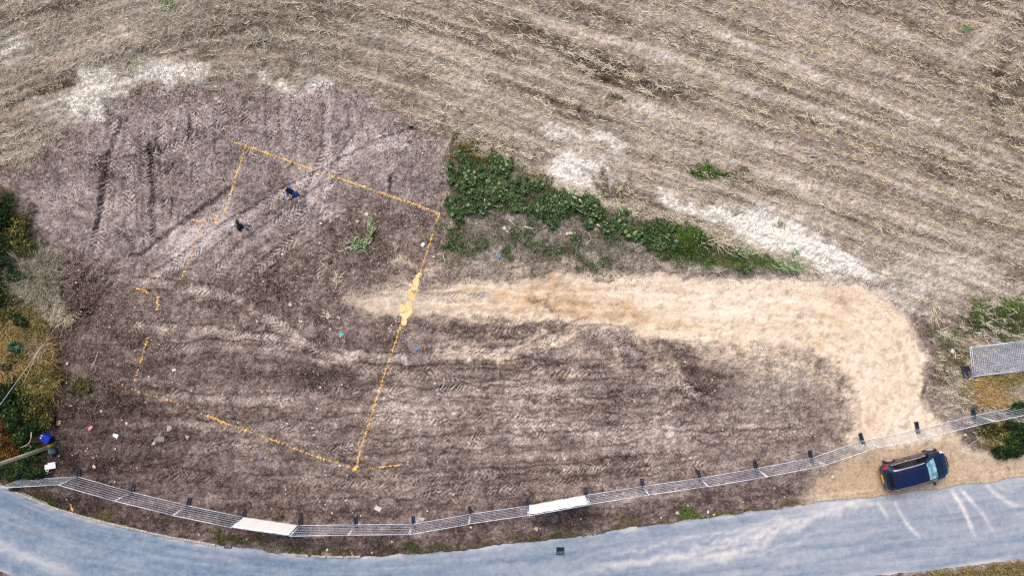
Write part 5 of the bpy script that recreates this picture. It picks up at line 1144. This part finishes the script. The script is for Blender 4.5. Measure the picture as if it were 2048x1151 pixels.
# heaps of maize stalks and cut branches
def stalk_heap(px, py, rx, ry, n, lmin, lmax, w, mat, label, seed, flow=None, spread=.6, name="stalk_heap", hz=.12):
    r = np.random.default_rng(seed); base = G(px, py); root = empty(name, base); tag(root, label, "stalk heap")
    q = r.normal(0, .42, (n, 2)) * np.array([rx * S, ry * S]); az = (math.radians(flow) + r.normal(0, spread, n)) if flow is not None else r.uniform(0, 6.28, n)
    el = np.abs(r.normal(.10, .16, n)); d = np.stack([np.cos(az) * np.cos(el), np.sin(az) * np.cos(el), np.sin(el)], 1)
    z = height_at(base.x + q[:, 0], base.y + q[:, 1]) - base.z + r.uniform(.02, hz, n)
    ln = r.uniform(lmin, lmax, n)
    mb = MB()
    for k in range(n // 4):
        a = Vector((q[k, 0], q[k, 1], z[k])); dd = Vector(d[k]) * ln[k]; bnd = Vector((-dd.y, dd.x, 0)) * r.uniform(-.2, .2)
        mb.tube([a, a + dd * .5 + bnd + Vector((0, 0, .03)), a + dd], [w * .55, w * .45, w * .3], 5)
    me = mb.build("stalks", mat, root); at = me.data.attributes.new("rnd", 'FLOAT', 'POINT'); at.data.foreach_set("value", np.repeat(r.uniform(.4, 1, n // 4), 15).astype(np.float32)[:len(me.data.vertices)]); me["kind"] = "stuff"
    V, Fq = ribbons(np.stack([q[:, 0], q[:, 1], z + .02], 1), d, np.tile([.2, .1, 1.0], (n, 1)), ln * .8, np.full(n, w * 1.8), r.uniform(0, .3, n), 3, .12, .2)
    o = mesh_np("leaves", V, Fq, mat, root, attrs={"rnd": rep(r.uniform(0, 1, n), 3, 3)}); o["kind"] = "stuff"
    return root
stalk_heap(716, 490, 34, 16, 60, .3, .8, .035, M['stalk_green'], "grey-green wilted stalk heap in the disturbed soil", 1, 30, .7)
stalk_heap(742, 462, 12, 26, 40, .3, .7, .035, M['stalk_green'], "upper arm of wilted green stalks near the cut log disc", 2, 80, .6)
stalk_heap(676, 560, 10, 24, 26, .3, .8, .03, M['straw'], "bleached stalk heap at the left end of the sand track", 3, 85, .7)
stalk_heap(657, 632, 8, 12, 18, .25, .5, .035, M['straw'], "small pale stalk heap left of the pale pinkish brick", 4)
stalk_heap(604, 646, 10, 7, 14, .2, .45, .03, M['straw'], "little straw bunch on the dark soil left of the sand track", 5)
stalk_heap(1450, 484, 46, 12, 90, .4, 1.1, .03, M['straw'], "long dry stalk heap along the upper edge of the green strip", 6, -22, .7)
stalk_heap(1490, 500, 40, 10, 50, .4, 1.0, .03, M['stalk_green'], "pale green stalk heap over the middle of the green strip", 7, -30, .5)
stalk_heap(1575, 528, 36, 14, 70, .5, 1.1, .035, M['stalk_green'], "blue-green stalk heap at the pointed end of the green strip", 8, -38, .35)
stalk_heap(1625, 540, 24, 10, 26, .3, .7, .03, M['straw'], "dry stalk heap just beyond the green strip's point", 9, -45, .5)
stalk_heap(1868, 618, 12, 22, 30, .5, 1.0, .035, M['straw'], "bleached branch heap at the end of the sand bend", 10, -60, .35)
stalk_heap(1835, 600, 24, 10, 26, .3, .7, .025, M['straw'], "thin dry twig heap left of the bleached branch heap", 11, -20, .5)
stalk_heap(1275, 420, 26, 10, 30, .4, .9, .025, M['straw'], "dry stalk heap on the field edge above the dark weeds", 12, 20, .5)
stalk_heap(1136, 392, 12, 16, 22, .3, .7, .06, M['stalk_green'], "light green maize stalk at the upper edge of the leafy weeds", 13, -50, .8)
stalk_heap(1240, 424, 7, 10, 12, .25, .5, .06, M['stalk_green'], "light green leaf clump on the dark weed edge", 14, 80, .5)
stalk_heap(520, 82, 26, 14, 60, .4, 1.0, .025, M['straw_grey'], "grey straw heap near the upper middle left of the field", 15, None)
stalk_heap(246, 95, 16, 10, 26, .4, 1.1, .025, M['straw'], "loose long straw heap above the left white patch", 16, 40, .6)
stalk_heap(338, 10, 16, 10, 30, .3, .8, .03, M['stalk_green'], "grey-green stalk heap at the top edge of the field", 17, 50, .7)
stalk_heap(915, 218, 14, 8, 20, .3, .7, .025, M['straw_grey'], "bleached stalk bunch in the stubble above the weed bank", 18, -30, .4)
stalk_heap(1925, 58, 16, 8, 20, .4, .8, .03, M['stalk_green'], "pale green stalk bunch in the upper right field", 19, -20, .4)
stalk_heap(1560, 450, 10, 8, 14, .2, .5, .04, M['stalk_green'], "small light green tuft on the long white patch", 20, 70, .8)
stalk_heap(1470, 428, 12, 7, 16, .2, .4, .03, M['stalk_green'], "small green tuft at the upper end of the long white patch", 21, 40, .8)
stalk_heap(1590, 508, 9, 9, 16, .2, .5, .04, M['stalk_green'], "yellow-green tuft above the blue-green stalk heap", 22, 90, .6)

# ------------------------------------------------------------------ ironwork in the road
def grate(px, py, w, rz, label, diag):
    root = empty("road_grate", P(px, py, .034)); root.rotation_euler = (0, 0, rz); tag(root, label, "grate")
    fr = MB(); t = .035
    for s in (-1, 1): fr.box((s * (w / 2 - t / 2), 0, 0), (t, w, .03)); fr.box((0, s * (w / 2 - t / 2), -.001), (w - 2 * t - .002, t, .028))
    fr.build("frame", M['iron'], root)
    MB().box((0, 0, -.02), (w - 2 * t, w - 2 * t, .01)).build("pit_base", M['black'], root)
    n = 6
    for k in range(n):
        x = -w / 2 + t + (w - 2 * t) * (k + .5) / n
        MB().box((x, 0, -.002), (.025, w - 2 * t - .004, .022)).build("bar", M['concrete'] if not diag else M['iron'], root)
    if diag:
        for k in range(n):
            x = -w / 2 + t + (w - 2 * t) * (k + .5) / n; MB().box((0, x, -.005), (w - 2 * t - .004, .02, .018)).build("cross_bar", M['iron'], root)
grate(1120.5, 1101, .50, -.02, "square dark latticed drain grate in the middle of the road", True)
grate(456, 1088, .48, math.radians(-5), "barred roadside gully grate beside the green verge tuft", False)
o = MB().tube([(0, 0, 0), (0, 0, .012)], .30, 28).build("manhole_cover", mat_noise("dusty_cover", srgb(134, 140, 152), srgb(152, 154, 164), 9, .8), None); o.location = P(818, 1117, .026); tag(o, "faint round pinkish cover set in the road under the fence", "manhole cover")

# ------------------------------------------------------------------ car
def build_car():
    hd = math.radians(14.8); loc = Vector((25.39, -11.47, 0)); loc.z = float(height_at(loc.x, loc.y)) - .02
    root = empty("hatchback_car", loc, hd); tag(root, "dark navy blue hatchback car parked on the dirt beside the road", "car")
    xs = np.linspace(-2.08, 2.14, 96)
    def cv(pts): p = np.array(pts); return lambda x: np.interp(x, p[:, 0], p[:, 1])
    def smoothc(pts):
        f = cv(pts); return lambda x: sum(f(x + o_) for o_ in (-.09, -.045, 0, .045, .09)) / 5
    wf = smoothc([(-2.2, .52), (-2.05, .66), (-1.9, .80), (-1.6, .875), (-1.0, .89), (.9, .89), (1.4, .885), (1.75, .83), (1.95, .72), (2.1, .52), (2.2, .30)])
    zb = smoothc([(-2.2, .40), (-2.0, .26), (-1.5, .2), (1.6, .2), (2.0, .26), (2.2, .36)])
    zc = smoothc([(-2.2, .70), (-2.06, .86), (-1.97, 1.0), (-1.82, 1.20), (-1.62, 1.39), (-1.2, 1.46), (-.4, 1.49), (.2, 1.45), (.45, 1.38), (1.12, 1.02), (1.3, .97), (1.7, .88), (1.95, .77), (2.1, .62), (2.2, .5)])
    zbelt = smoothc([(-2.2, .62), (-2.05, .80), (-1.9, .96), (-1.3, .98), (.4, .92), (1.1, .90), (1.6, .82), (1.95, .70), (2.1, .56), (2.2, .46)])
    wr = smoothc([(-2.2, .44), (-2.0, .60), (-1.75, .60), (-1.3, .60), (.2, .61), (.5, .63), (1.05, .72), (1.3, .70), (1.75, .62), (2.0, .50), (2.14, .30), (2.3, .2)])
    NS = 40
    def ring(x):
        w, b_, c_, be, r_ = wf(x), zb(x), zc(x), zbelt(x), wr(x)
        zr = c_ - (.055 if c_ - be > .12 else .02)
        zr = max(zr, be + .01)
        key = [(0, b_), (w * .82, b_), (w * .97, b_ + .10), (w, .46 if be > .6 else (b_ + be) / 2), (w * .985, be - .06), (w * .95, be), (r_ + (w * .95 - r_) * .12, be + (zr - be) * .86), (r_ * .90, zr + .012), (r_ * .5, c_ - .008), (0, c_)]
        par = [0, .10, .16, .26, .36, .42, .66, .74, .87, 1.0]
        k = np.array(key); s = np.linspace(0, 1, NS); return np.stack([np.interp(s, par, k[:, 0]), np.interp(s, par, k[:, 1])], 1), par
    R = np.array([ring(x)[0] for x in xs])               # (96, NS, 2)
    def pos(x, s, side):
        """surface point at station x and ring parameter s"""
        i = np.clip(np.searchsorted(xs, x) - 1, 0, len(xs) - 2); t = (x - xs[i]) / (xs[i + 1] - xs[i]); fs = s * (NS - 1); j = int(min(fs, NS - 2)); u = fs - j
        a = R[i, j] * (1 - u) + R[i, j + 1] * u; b = R[i + 1, j] * (1 - u) + R[i + 1, j + 1] * u; q = a * (1 - t) + b * t
        return Vector((x, side * q[0], q[1]))
    full = []
    for side in (1, -1):
        full.append(np.stack([np.repeat(xs[:, None], NS, 1), side * R[..., 0], R[..., 1]], -1))
    V = np.concatenate([f.reshape(-1, 3) for f in full]); n = len(xs); idn = np.arange(n * NS).reshape(n, NS)
    f1 = np.stack([idn[:-1, :-1], idn[1:, :-1], idn[1:, 1:], idn[:-1, 1:]], -1).reshape(-1, 4)
    Fq = np.concatenate([f1, f1[:, ::-1] + n * NS])
    caps = []
    body = mesh_np("body", V, Fq, M['car'], root, smooth=True)
    bm = bmesh.new(); bm.from_mesh(body.data); bmesh.ops.remove_doubles(bm, verts=bm.verts, dist=1e-4); bmesh.ops.holes_fill(bm, edges=bm.edges, sides=0); bmesh.ops.recalc_face_normals(bm, faces=bm.faces); bm.to_mesh(body.data); bm.free()
    def patch(name, x0, x1, s0, s1, mat, side, off=.006, nu=14, nv=8, shape=None, parent=root):
        Vp = []
        for a in range(nu + 1):
            for b in range(nv + 1):
                u, v = a / nu, b / nv
                if shape: u, v = shape(u, v)
                x = x0 + (x1 - x0) * u; s = s0 + (s1 - s0) * v; e = .01
                p = pos(x, s, side); du = pos(min(x + e, 2.13), s, side) - pos(max(x - e, -2.07), s, side); dv = pos(x, min(s + e, 1), side) - pos(x, max(s - e, 0), side)
                nn = du.cross(dv); nn.normalize()
                if nn.dot(Vector((p.x * .1, p.y, p.z - .6))) < 0: nn = -nn
                Vp.append(tuple(p + nn * off))
        idp = np.arange((nu + 1) * (nv + 1)).reshape(nu + 1, nv + 1); Fp = np.stack([idp[:-1, :-1], idp[1:, :-1], idp[1:, 1:], idp[:-1, 1:]], -1).reshape(-1, 4)
        if side < 0: Fp = Fp[:, ::-1]
        return mesh_np(name, np.array(Vp), Fp, mat, parent, smooth=True)
    for side in (1, -1):
        patch("side_window", -1.55, -.42, .45, .64, M['glass'], side, shape=lambda u, v: (u * (1) + (1 - u) * v * .14, v))
        patch("side_window", -.36, .92, .45, .64, M['glass'], side, shape=lambda u, v: (u * (1 - v * .42), v))
        patch("tail_lamp", -2.03, -1.74, .36, .52, M['tail'], side, .010, shape=lambda u, v: (u * (1 - .5 * v), v))
        patch("head_lamp", 1.66, 2.04, .37, .56, M['head'], side, .010, shape=lambda u, v: (u, v * (1 - .35 * u)))
        patch("chrome_strip", -1.56, .90, .425, .445, M['alloy'], side, .008, nv=2)
        patch("roof_rail", -1.5, .3, .70, .72, M['alloy'], side, .012, nv=2)
        patch("sill", -1.0, 1.0, .11, .17, M['car_black'], side, .006, nv=3)
        for xd in (-.40, .86): patch("door_seam", xd, xd + .014, .17, .41, M['car_black'], side, .004, nu=1)
        for xd in (-.62, .52): patch("door_handle", xd, xd + .17, .375, .39, M['alloy'], side, .022, nu=4, nv=2)
    # windscreen, rear window, bonnet seam: built over both halves
    def wide(name, x0, x1, s0, mat, off=.006):
        Vp = []; nu, nv = 12, 16
        for a in range(nu + 1):
            for b in range(nv + 1):
                x = x0 + (x1 - x0) * a / nu; q = b / nv * 2 - 1; side = 1 if q >= 0 else -1; s = 1 - abs(q) * (1 - s0); p = pos(x, s, side)
                du = pos(x + .02, 1, 1) - pos(x - .02, 1, 1); nn = Vector((-du.z, 0, du.x)).normalized(); Vp.append(tuple(p + nn * off))
        idp = np.arange((nu + 1) * (nv + 1)).reshape(nu + 1, nv + 1); Fp = np.stack([idp[:-1, :-1], idp[1:, :-1], idp[1:, 1:], idp[:-1, 1:]], -1).reshape(-1, 4)
        return mesh_np(name, np.array(Vp), Fp, mat, root, smooth=True)
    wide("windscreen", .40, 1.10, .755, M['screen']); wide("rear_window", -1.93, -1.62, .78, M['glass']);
    wide("cowl", 1.115, 1.17, .72, M['car_black'], .008)
    # bumpers, grille, plate, mirrors, spoiler
    MB().box((-2.02, 0, .48), (.16, 1.30, .20)).build("rear_bumper", M['car'], root, True, bevel=.05)
    MB().box((2.06, 0, .46), (.10, .96, .20)).build("front_bumper", M['car'], root, True, bevel=.04)
    MB().box((2.105, 0, .60), (.03, .7, .08)).build("grille", M['car_black'], root, bevel=.01)
    MB().box((-2.118, 0, .62), (.03, .52, .115), Matrix.Rotation(0, 4, 'Y')).build("number_plate", M['plate'], root, bevel=.004)
    MB().box((-1.70, 0, 1.425), (.26, 1.06, .03)).build("spoiler", M['car'], root, True, bevel=.012)
    for s in (-1, 1): MB().box((.78, s * .95, 1.0), (.16, .20, .13)).build("wing_mirror", M['car'], root, True, bevel=.04)
    for wx_ in (-1.30, 1.35):
        for s in (-1, 1):
            o = MB().tube([(wx_, s * .60, .33), (wx_, s * .885, .33)], .40, 28).build("wheel_arch", M['car_black'], root)
            w = MB().tube([(0, -.10, 0), (0, -.08, 0), (0, .08, 0), (0, .10, 0)], [.29, .325, .325, .29], 30).build("wheel", M['tyre'], root, True); w.location = (wx_, s * .82, .325)
            rim = MB(); rim.tube([(0, s * .099, 0), (0, s * .106, 0)], .235, 28)
            rim.build("rim_back", M['car_black'], w)
            r2 = MB(); r2.tube([(0, s * .106, 0), (0, s * .118, 0)], .05, 14)
            for k in range(10):
                a = 6.283 * k / 10; r2.box((.14, s * .112, 0), (.19, .014, .036), Matrix.Rotation(a, 4, 'Y'))
            for k in range(24):
                a = 6.283 * k / 24; r2.box((.232, s * .112, 0), (.026, .014, .064), Matrix.Rotation(a, 4, 'Y'))
            r2.build("rim", M['alloy'], w)
    return root
build_car()

# ------------------------------------------------------------------ people
def skin_mesh(name, joints, edges, root_i, mat, parent, sub=2):
    """one continuous surface grown over a skeleton of joints (x, y, z, radius)"""
    me = bpy.data.meshes.new(name); me.from_pydata([j[:3] for j in joints], edges, []); o = bpy.data.objects.new(name, me); COL.objects.link(o)
    md = o.modifiers.new("skin", 'SKIN'); md.use_smooth_shade = True
    for k, sv in enumerate(me.skin_vertices[0].data):
        r = joints[k][3]; sv.radius = r if isinstance(r, tuple) else (r, r); sv.use_root = (k == root_i)
    o.modifiers.new("sub", 'SUBSURF').levels = sub; o.modifiers["sub"].render_levels = sub
    dg = bpy.context.evaluated_depsgraph_get(); m2 = bpy.data.meshes.new_from_object(o.evaluated_get(dg)); bpy.data.objects.remove(o)
    m2.name = name; m2.materials.clear(); m2.materials.append(mat); m2.polygons.foreach_set("use_smooth", np.ones(len(m2.polygons), bool))
    return link(bpy.data.objects.new(name, m2), parent)
def person(label, base, J, cols):
    """J: joints in metres relative to base. Builds body, clothes, shoes, hair."""
    root = empty("person", base); tag(root, label, "person")
    v = {k: Vector(p) for k, p in J.items()}
    names = ['pelvis', 'spine', 'chest', 'neck', 'head', 'crown', 'shL', 'elL', 'wrL', 'shR', 'elR', 'wrR', 'hipL', 'knL', 'anL', 'toL', 'hipR', 'knR', 'anR', 'toR']
    rad = dict(pelvis=.125, spine=.12, chest=.135, neck=.055, head=.095, crown=.075, shL=.065, elL=.045, wrL=.032, shR=.065, elR=.045, wrR=.032, hipL=.095, knL=.06, anL=.042, toL=.035, hipR=.095, knR=.06, anR=.042, toR=.035)
    E = [('pelvis', 'spine'), ('spine', 'chest'), ('chest', 'neck'), ('neck', 'head'), ('head', 'crown'), ('chest', 'shL'), ('shL', 'elL'), ('elL', 'wrL'), ('chest', 'shR'), ('shR', 'elR'), ('elR', 'wrR'),
         ('pelvis', 'hipL'), ('hipL', 'knL'), ('knL', 'anL'), ('anL', 'toL'), ('pelvis', 'hipR'), ('hipR', 'knR'), ('knR', 'anR'), ('anR', 'toR')]
    jt = [(*v[n], rad[n]) for n in names]; ed = [(names.index(a), names.index(b)) for a, b in E]
    # hands: palm and five fingers on each wrist
    for s in 'LR':
        w = v['wr' + s]; d = (w - v['el' + s]).normalized(); side = d.cross(Vector((0, 0, 1)));  side = side.normalized() if side.length > .1 else Vector((1, 0, 0)); cur = Vector((0, 0, -1))
        iw = names.index('wr' + s); jt.append((*(w + d * .07), .028)); ip = len(jt) - 1; ed.append((iw, ip))
        for k, (o_, l_) in enumerate(((-.03, .07), (-.01, .08), (.01, .075), (.03, .06))):
            jt.append((*(w + d * .11 + side * o_), .009)); a = len(jt) - 1; ed.append((ip, a)); jt.append((*(w + d * (.11 + l_ * .8) + side * o_ + cur * .03), .008)); ed.append((a, a + 1))
        jt.append((*(w + d * .06 - side * .05), .010)); a = len(jt) - 1; ed.append((ip, a)); jt.append((*(w + d * .10 - side * .06 + cur * .02), .009)); ed.append((a, a + 1))
    body = skin_mesh("body", jt, ed, 0, M['skin'], root)
    body.data.materials.append(cols['top']); body.data.materials.append(cols['legs'])
    segs_ = [(v['spine'], v['neck'], 1, .0, .92), (v['shL'], v['elL'], 1, -.5, 1. if cols['top_long'] else .7), (v['shR'], v['elR'], 1, -.5, 1. if cols['top_long'] else .7), (v['pelvis'], v['spine'], 2, -.5, .35), (v['pelvis'], v['spine'], 1, .35, 1.2),
             (v['hipL'], v['knL'], 2, -.5, 1. if cols['legs_long'] else .72), (v['hipR'], v['knR'], 2, -.5, 1. if cols['legs_long'] else .72), (v['neck'], v['crown'], 0, 0, 1)]
    if cols['top_long']: segs_ += [(v['elL'], v['wrL'], 1, 0, .85), (v['elR'], v['wrR'], 1, 0, .85)]
    if cols['legs_long']: segs_ += [(v['knL'], v['anL'], 2, 0, .95), (v['knR'], v['anR'], 2, 0, .95)]
    for pl in body.data.polygons:
        best = (.19, 0)
        for a_, b_, mi, t0, t1 in segs_:
            dd = b_ - a_; t = (pl.center - a_).dot(dd) / dd.length_squared
            if t0 <= t <= t1:
                ds = (pl.center - a_ - dd * min(max(t, 0), 1)).length
                if ds < best[0]: best = (ds, mi)
        pl.material_index = best[1]
    def cloth(nm, chain, mat, grow):
        """chain: list of (joint, radius-scale); garments follow the body"""
        ns = []; es = []
        for path in chain:
            prev = None
            for j in path:
                if j not in ns: ns.append(j)
                if prev is not None: es.append((ns.index(prev), ns.index(j)))
                prev = j
        jj = [(*(v[j] if j in v else Vector(J_extra[j])), (rad[j] if j in rad else .06) + grow) for j in ns]
        return skin_mesh(nm, jj, es, 0, mat, root)
    J_extra = {}
    for s in 'LR':
        J_extra['mid_arm' + s] = tuple(v['sh' + s].lerp(v['el' + s], .75)); J_extra['mid_leg' + s] = tuple(v['hip' + s].lerp(v['kn' + s], .7)); J_extra['low_leg' + s] = tuple(v['kn' + s].lerp(v['an' + s], .9)); J_extra['low_arm' + s] = tuple(v['el' + s].lerp(v['wr' + s], .9))
        rad['mid_arm' + s] = .05; rad['mid_leg' + s] = .075; rad['low_leg' + s] = .05; rad['low_arm' + s] = .036
    if cols['top_long']: tp = [['pelvis', 'spine', 'chest', 'shL', 'elL', 'low_armL'], ['chest', 'shR', 'elR', 'low_armR']]
    else: tp = [['pelvis', 'spine', 'chest', 'shL', 'mid_armL'], ['chest', 'shR', 'mid_armR']]
    cloth(cols['top_name'], tp, cols['top'], .035)
    if cols['legs_long']: lg = [['pelvis', 'hipL', 'knL', 'low_legL'], ['pelvis', 'hipR', 'knR', 'low_legR']]
    else: lg = [['pelvis', 'hipL', 'mid_legL'], ['pelvis', 'hipR', 'mid_legR']]
    cloth(cols['legs_name'], lg, cols['legs'], .020)
    for s in 'LR':
        a, t = v['an' + s], v['to' + s]; d = (t - a); d.z = 0; d.normalize(); g = Vector((a.x, a.y, .045))
        skin_mesh("shoe", [(*(g - d * .07), .052), (*(g + d * .06), .055), (*(g + d * .21 - Vector((0, 0, .008))), .044)], [(0, 1), (1, 2)], 0, M['shoe'], root)
    # hair / cap shell over the back of the skull, nose and ears on the face side
    f = Vector(cols['face']).normalized(); up = (v['crown'] - v['head']).normalized(); c = v['head'] + up * .05
    def shell(nm, mat, rx, rz, cut):
        bm = bmesh.new(); bmesh.ops.create_uvsphere(bm, u_segments=20, v_segments=14, radius=1.0)
        kill = [q for q in bm.verts if q.co.dot(f) > cut and q.co.dot(up) < .45]
        bmesh.ops.delete(bm, geom=kill, context='VERTS')
        for q in bm.verts:
            a = q.co.dot(up); q.co = c + (q.co - up * a) * rx + up * a * rz
        me = bpy.data.meshes.new(nm); bm.to_mesh(me); bm.free(); me.materials.append(mat); o = bpy.data.objects.new(nm, me); sm = o.modifiers.new("s", 'SOLIDIFY'); sm.thickness = .012; return link(o, root)
    shell(cols['hair_name'], cols['hair'], .118, .138, cols['cut'])
    sd = up.cross(f)
    mb = MB(); mb.add([c + f * .095 + up * .02, c + f * .098 - up * .03 + sd * .018, c + f * .098 - up * .03 - sd * .018, c + f * .125 - up * .025], [(0, 1, 3), (0, 3, 2), (1, 2, 3), (0, 2, 1)]); mb.build("nose", M['skin'], root)
    for s in (-1, 1):
        MB().box((0, 0, 0), (.02, .03, .055), Matrix.Translation(c + sd * .098 * s)).build("ear", M['skin'], root, bevel=.006)
        MB().box((0, 0, 0), (.02, .02, .014), Matrix.Translation(c + f * .09 + sd * .035 * s + up * .012)).build("eye", M['black'], root, bevel=.004)
    MB().box((0, 0, 0), (.03, .03, .010), Matrix.Translation(c + f * .085 - up * .055)).build("mouth", M['lit_red'], root, bevel=.003)
    return root
def rel(base, d): return {k: tuple(P(*q) - Vector((base.x, base.y, 0))) for k, q in d.items()}
b1 = G(592, 399)
J1 = rel(b1, dict(pelvis=(592, 389.5, .92), spine=(585, 385, 1.06), chest=(577, 380, 1.22), neck=(571.5, 377, 1.34), head=(567, 374.5, 1.42), crown=(564.5, 373, 1.50),
     shL=(575, 385.5, 1.20), elL=(578, 390, .98), wrL=(580, 393, .80), shR=(581, 375, 1.22), elR=(580, 377.5, .98), wrR=(577, 384, .82),
     hipL=(590, 393, .90), knL=(584, 395.5, .52), anL=(580, 396, .09), toL=(575.5, 397.5, .05), hipR=(595, 387, .90), knR=(601, 393, .50), anR=(604, 399, .09), toR=(604, 405.5, .05)))
person("person in blue top and denim shorts bending forward, with black backpack", b1, J1, dict(top=M['blue_top'], top_name="shirt", top_long=False, legs=M['denim'], legs_name="shorts", legs_long=False, hair=M['hair'], hair_name="hair", cut=.55, face=(-.75, .2, -.5)))
# backpack resting on the bent back
sh = (Vector(J1['chest']) + Vector(J1['spine'])) / 2; ax = (Vector(J1['chest']) - Vector(J1['spine'])).normalized(); bk = (Vector((0, 0, 1)) - ax * ax.z).normalized(); sd_ = ax.cross(bk)
root = empty("backpack", b1 + sh + bk * .24 + ax * .10); tag(root, "black backpack worn by the person in denim shorts", "backpack")
Rm = Matrix((ax, sd_, bk)).transposed().to_4x4()
MB().box((0, 0, 0), (.44, .30, .18), Rm).build("pack", M['black_cloth'], root, True, bevel=.05)
MB().box((-.06, 0, .11), (.26, .22, .08), Rm).build("pocket", M['black_cloth'], root, True, bevel=.03)
for s in (-1, 1): MB().tube([Rm @ Vector((.17, s * .10, -.06)), Rm @ Vector((.20, s * .12, -.16)), Rm @ Vector((.02, s * .13, -.20)), Rm @ Vector((-.16, s * .11, -.09))], .018, 6).build("strap", M['black_cloth'], root, True)
root = empty("marking_wand", G(566, 397.5)); tag(root, "thin dark marking wand held to the ground by the bending person", "marking wand")
wtop = b1 + Vector(J1['wrL']) + Vector((0, 0, -.02)) - root.location
MB().tube([(0, 0, .05), tuple(wtop)], .014, 6).build("rod", M['black'], root, True)
MB().tube([(0, 0, .03), tuple(wtop * .22)], .032, 10).build("spray_can", M['rubber'], root, True)
b2 = G(494, 452)
J2 = rel(b2, dict(pelvis=(486, 452.5, .95), spine=(482, 452.5, 1.12), chest=(476.5, 452, 1.36), neck=(471, 451, 1.52), head=(467.5, 450.3, 1.60), crown=(466, 450, 1.70),
     shL=(477.5, 458.5, 1.40), elL=(482, 461, 1.12), wrL=(481, 460, .90), shR=(475, 445, 1.40), elR=(474.5, 440.5, 1.20), wrR=(471.5, 443, 1.10),
     hipL=(486, 455.5, .92), knL=(489, 455.5, .50), anL=(492.5, 455, .09), toL=(489, 456.5, .05), hipR=(486.5, 449.5, .92), knR=(491, 449.5, .50), anR=(497, 448.5, .09), toR=(493.5, 450, .05)))
person("person in black top, pale trousers and white cap standing on the soil", b2, J2, dict(top=M['black_cloth'], top_name="jacket", top_long=True, legs=M['grey_cloth'], legs_name="trousers", legs_long=True, hair=M['cap'], hair_name="cap", cut=.6, face=(-1, .1, -.1)))

M['crumb_pale'] = mat_attr("pale_soil_crumbs", [(0., srgb(120, 104, 98)), (.5, srgb(164, 148, 140)), (1., srgb(206, 194, 186))], rough=.95)
scatter_grit("soil_crumbs", soilp * np.clip(.3 + dry, .1, 1) * np.clip(.7 + .5 * fbm(14, 503), 0, 2), 26000, 505, .016, .045, M['crumb_pale'], "pale dry crumbs over the trodden soil", 0, .9, .8)
scatter_grit("soil_crumbs", soilp * np.clip(.7 + .6 * fbm(10, 507), 0, 2), 22000, 509, .018, .05, M['clod_s'], "dark moist crumbs over the trodden soil", 0, .35, .9)
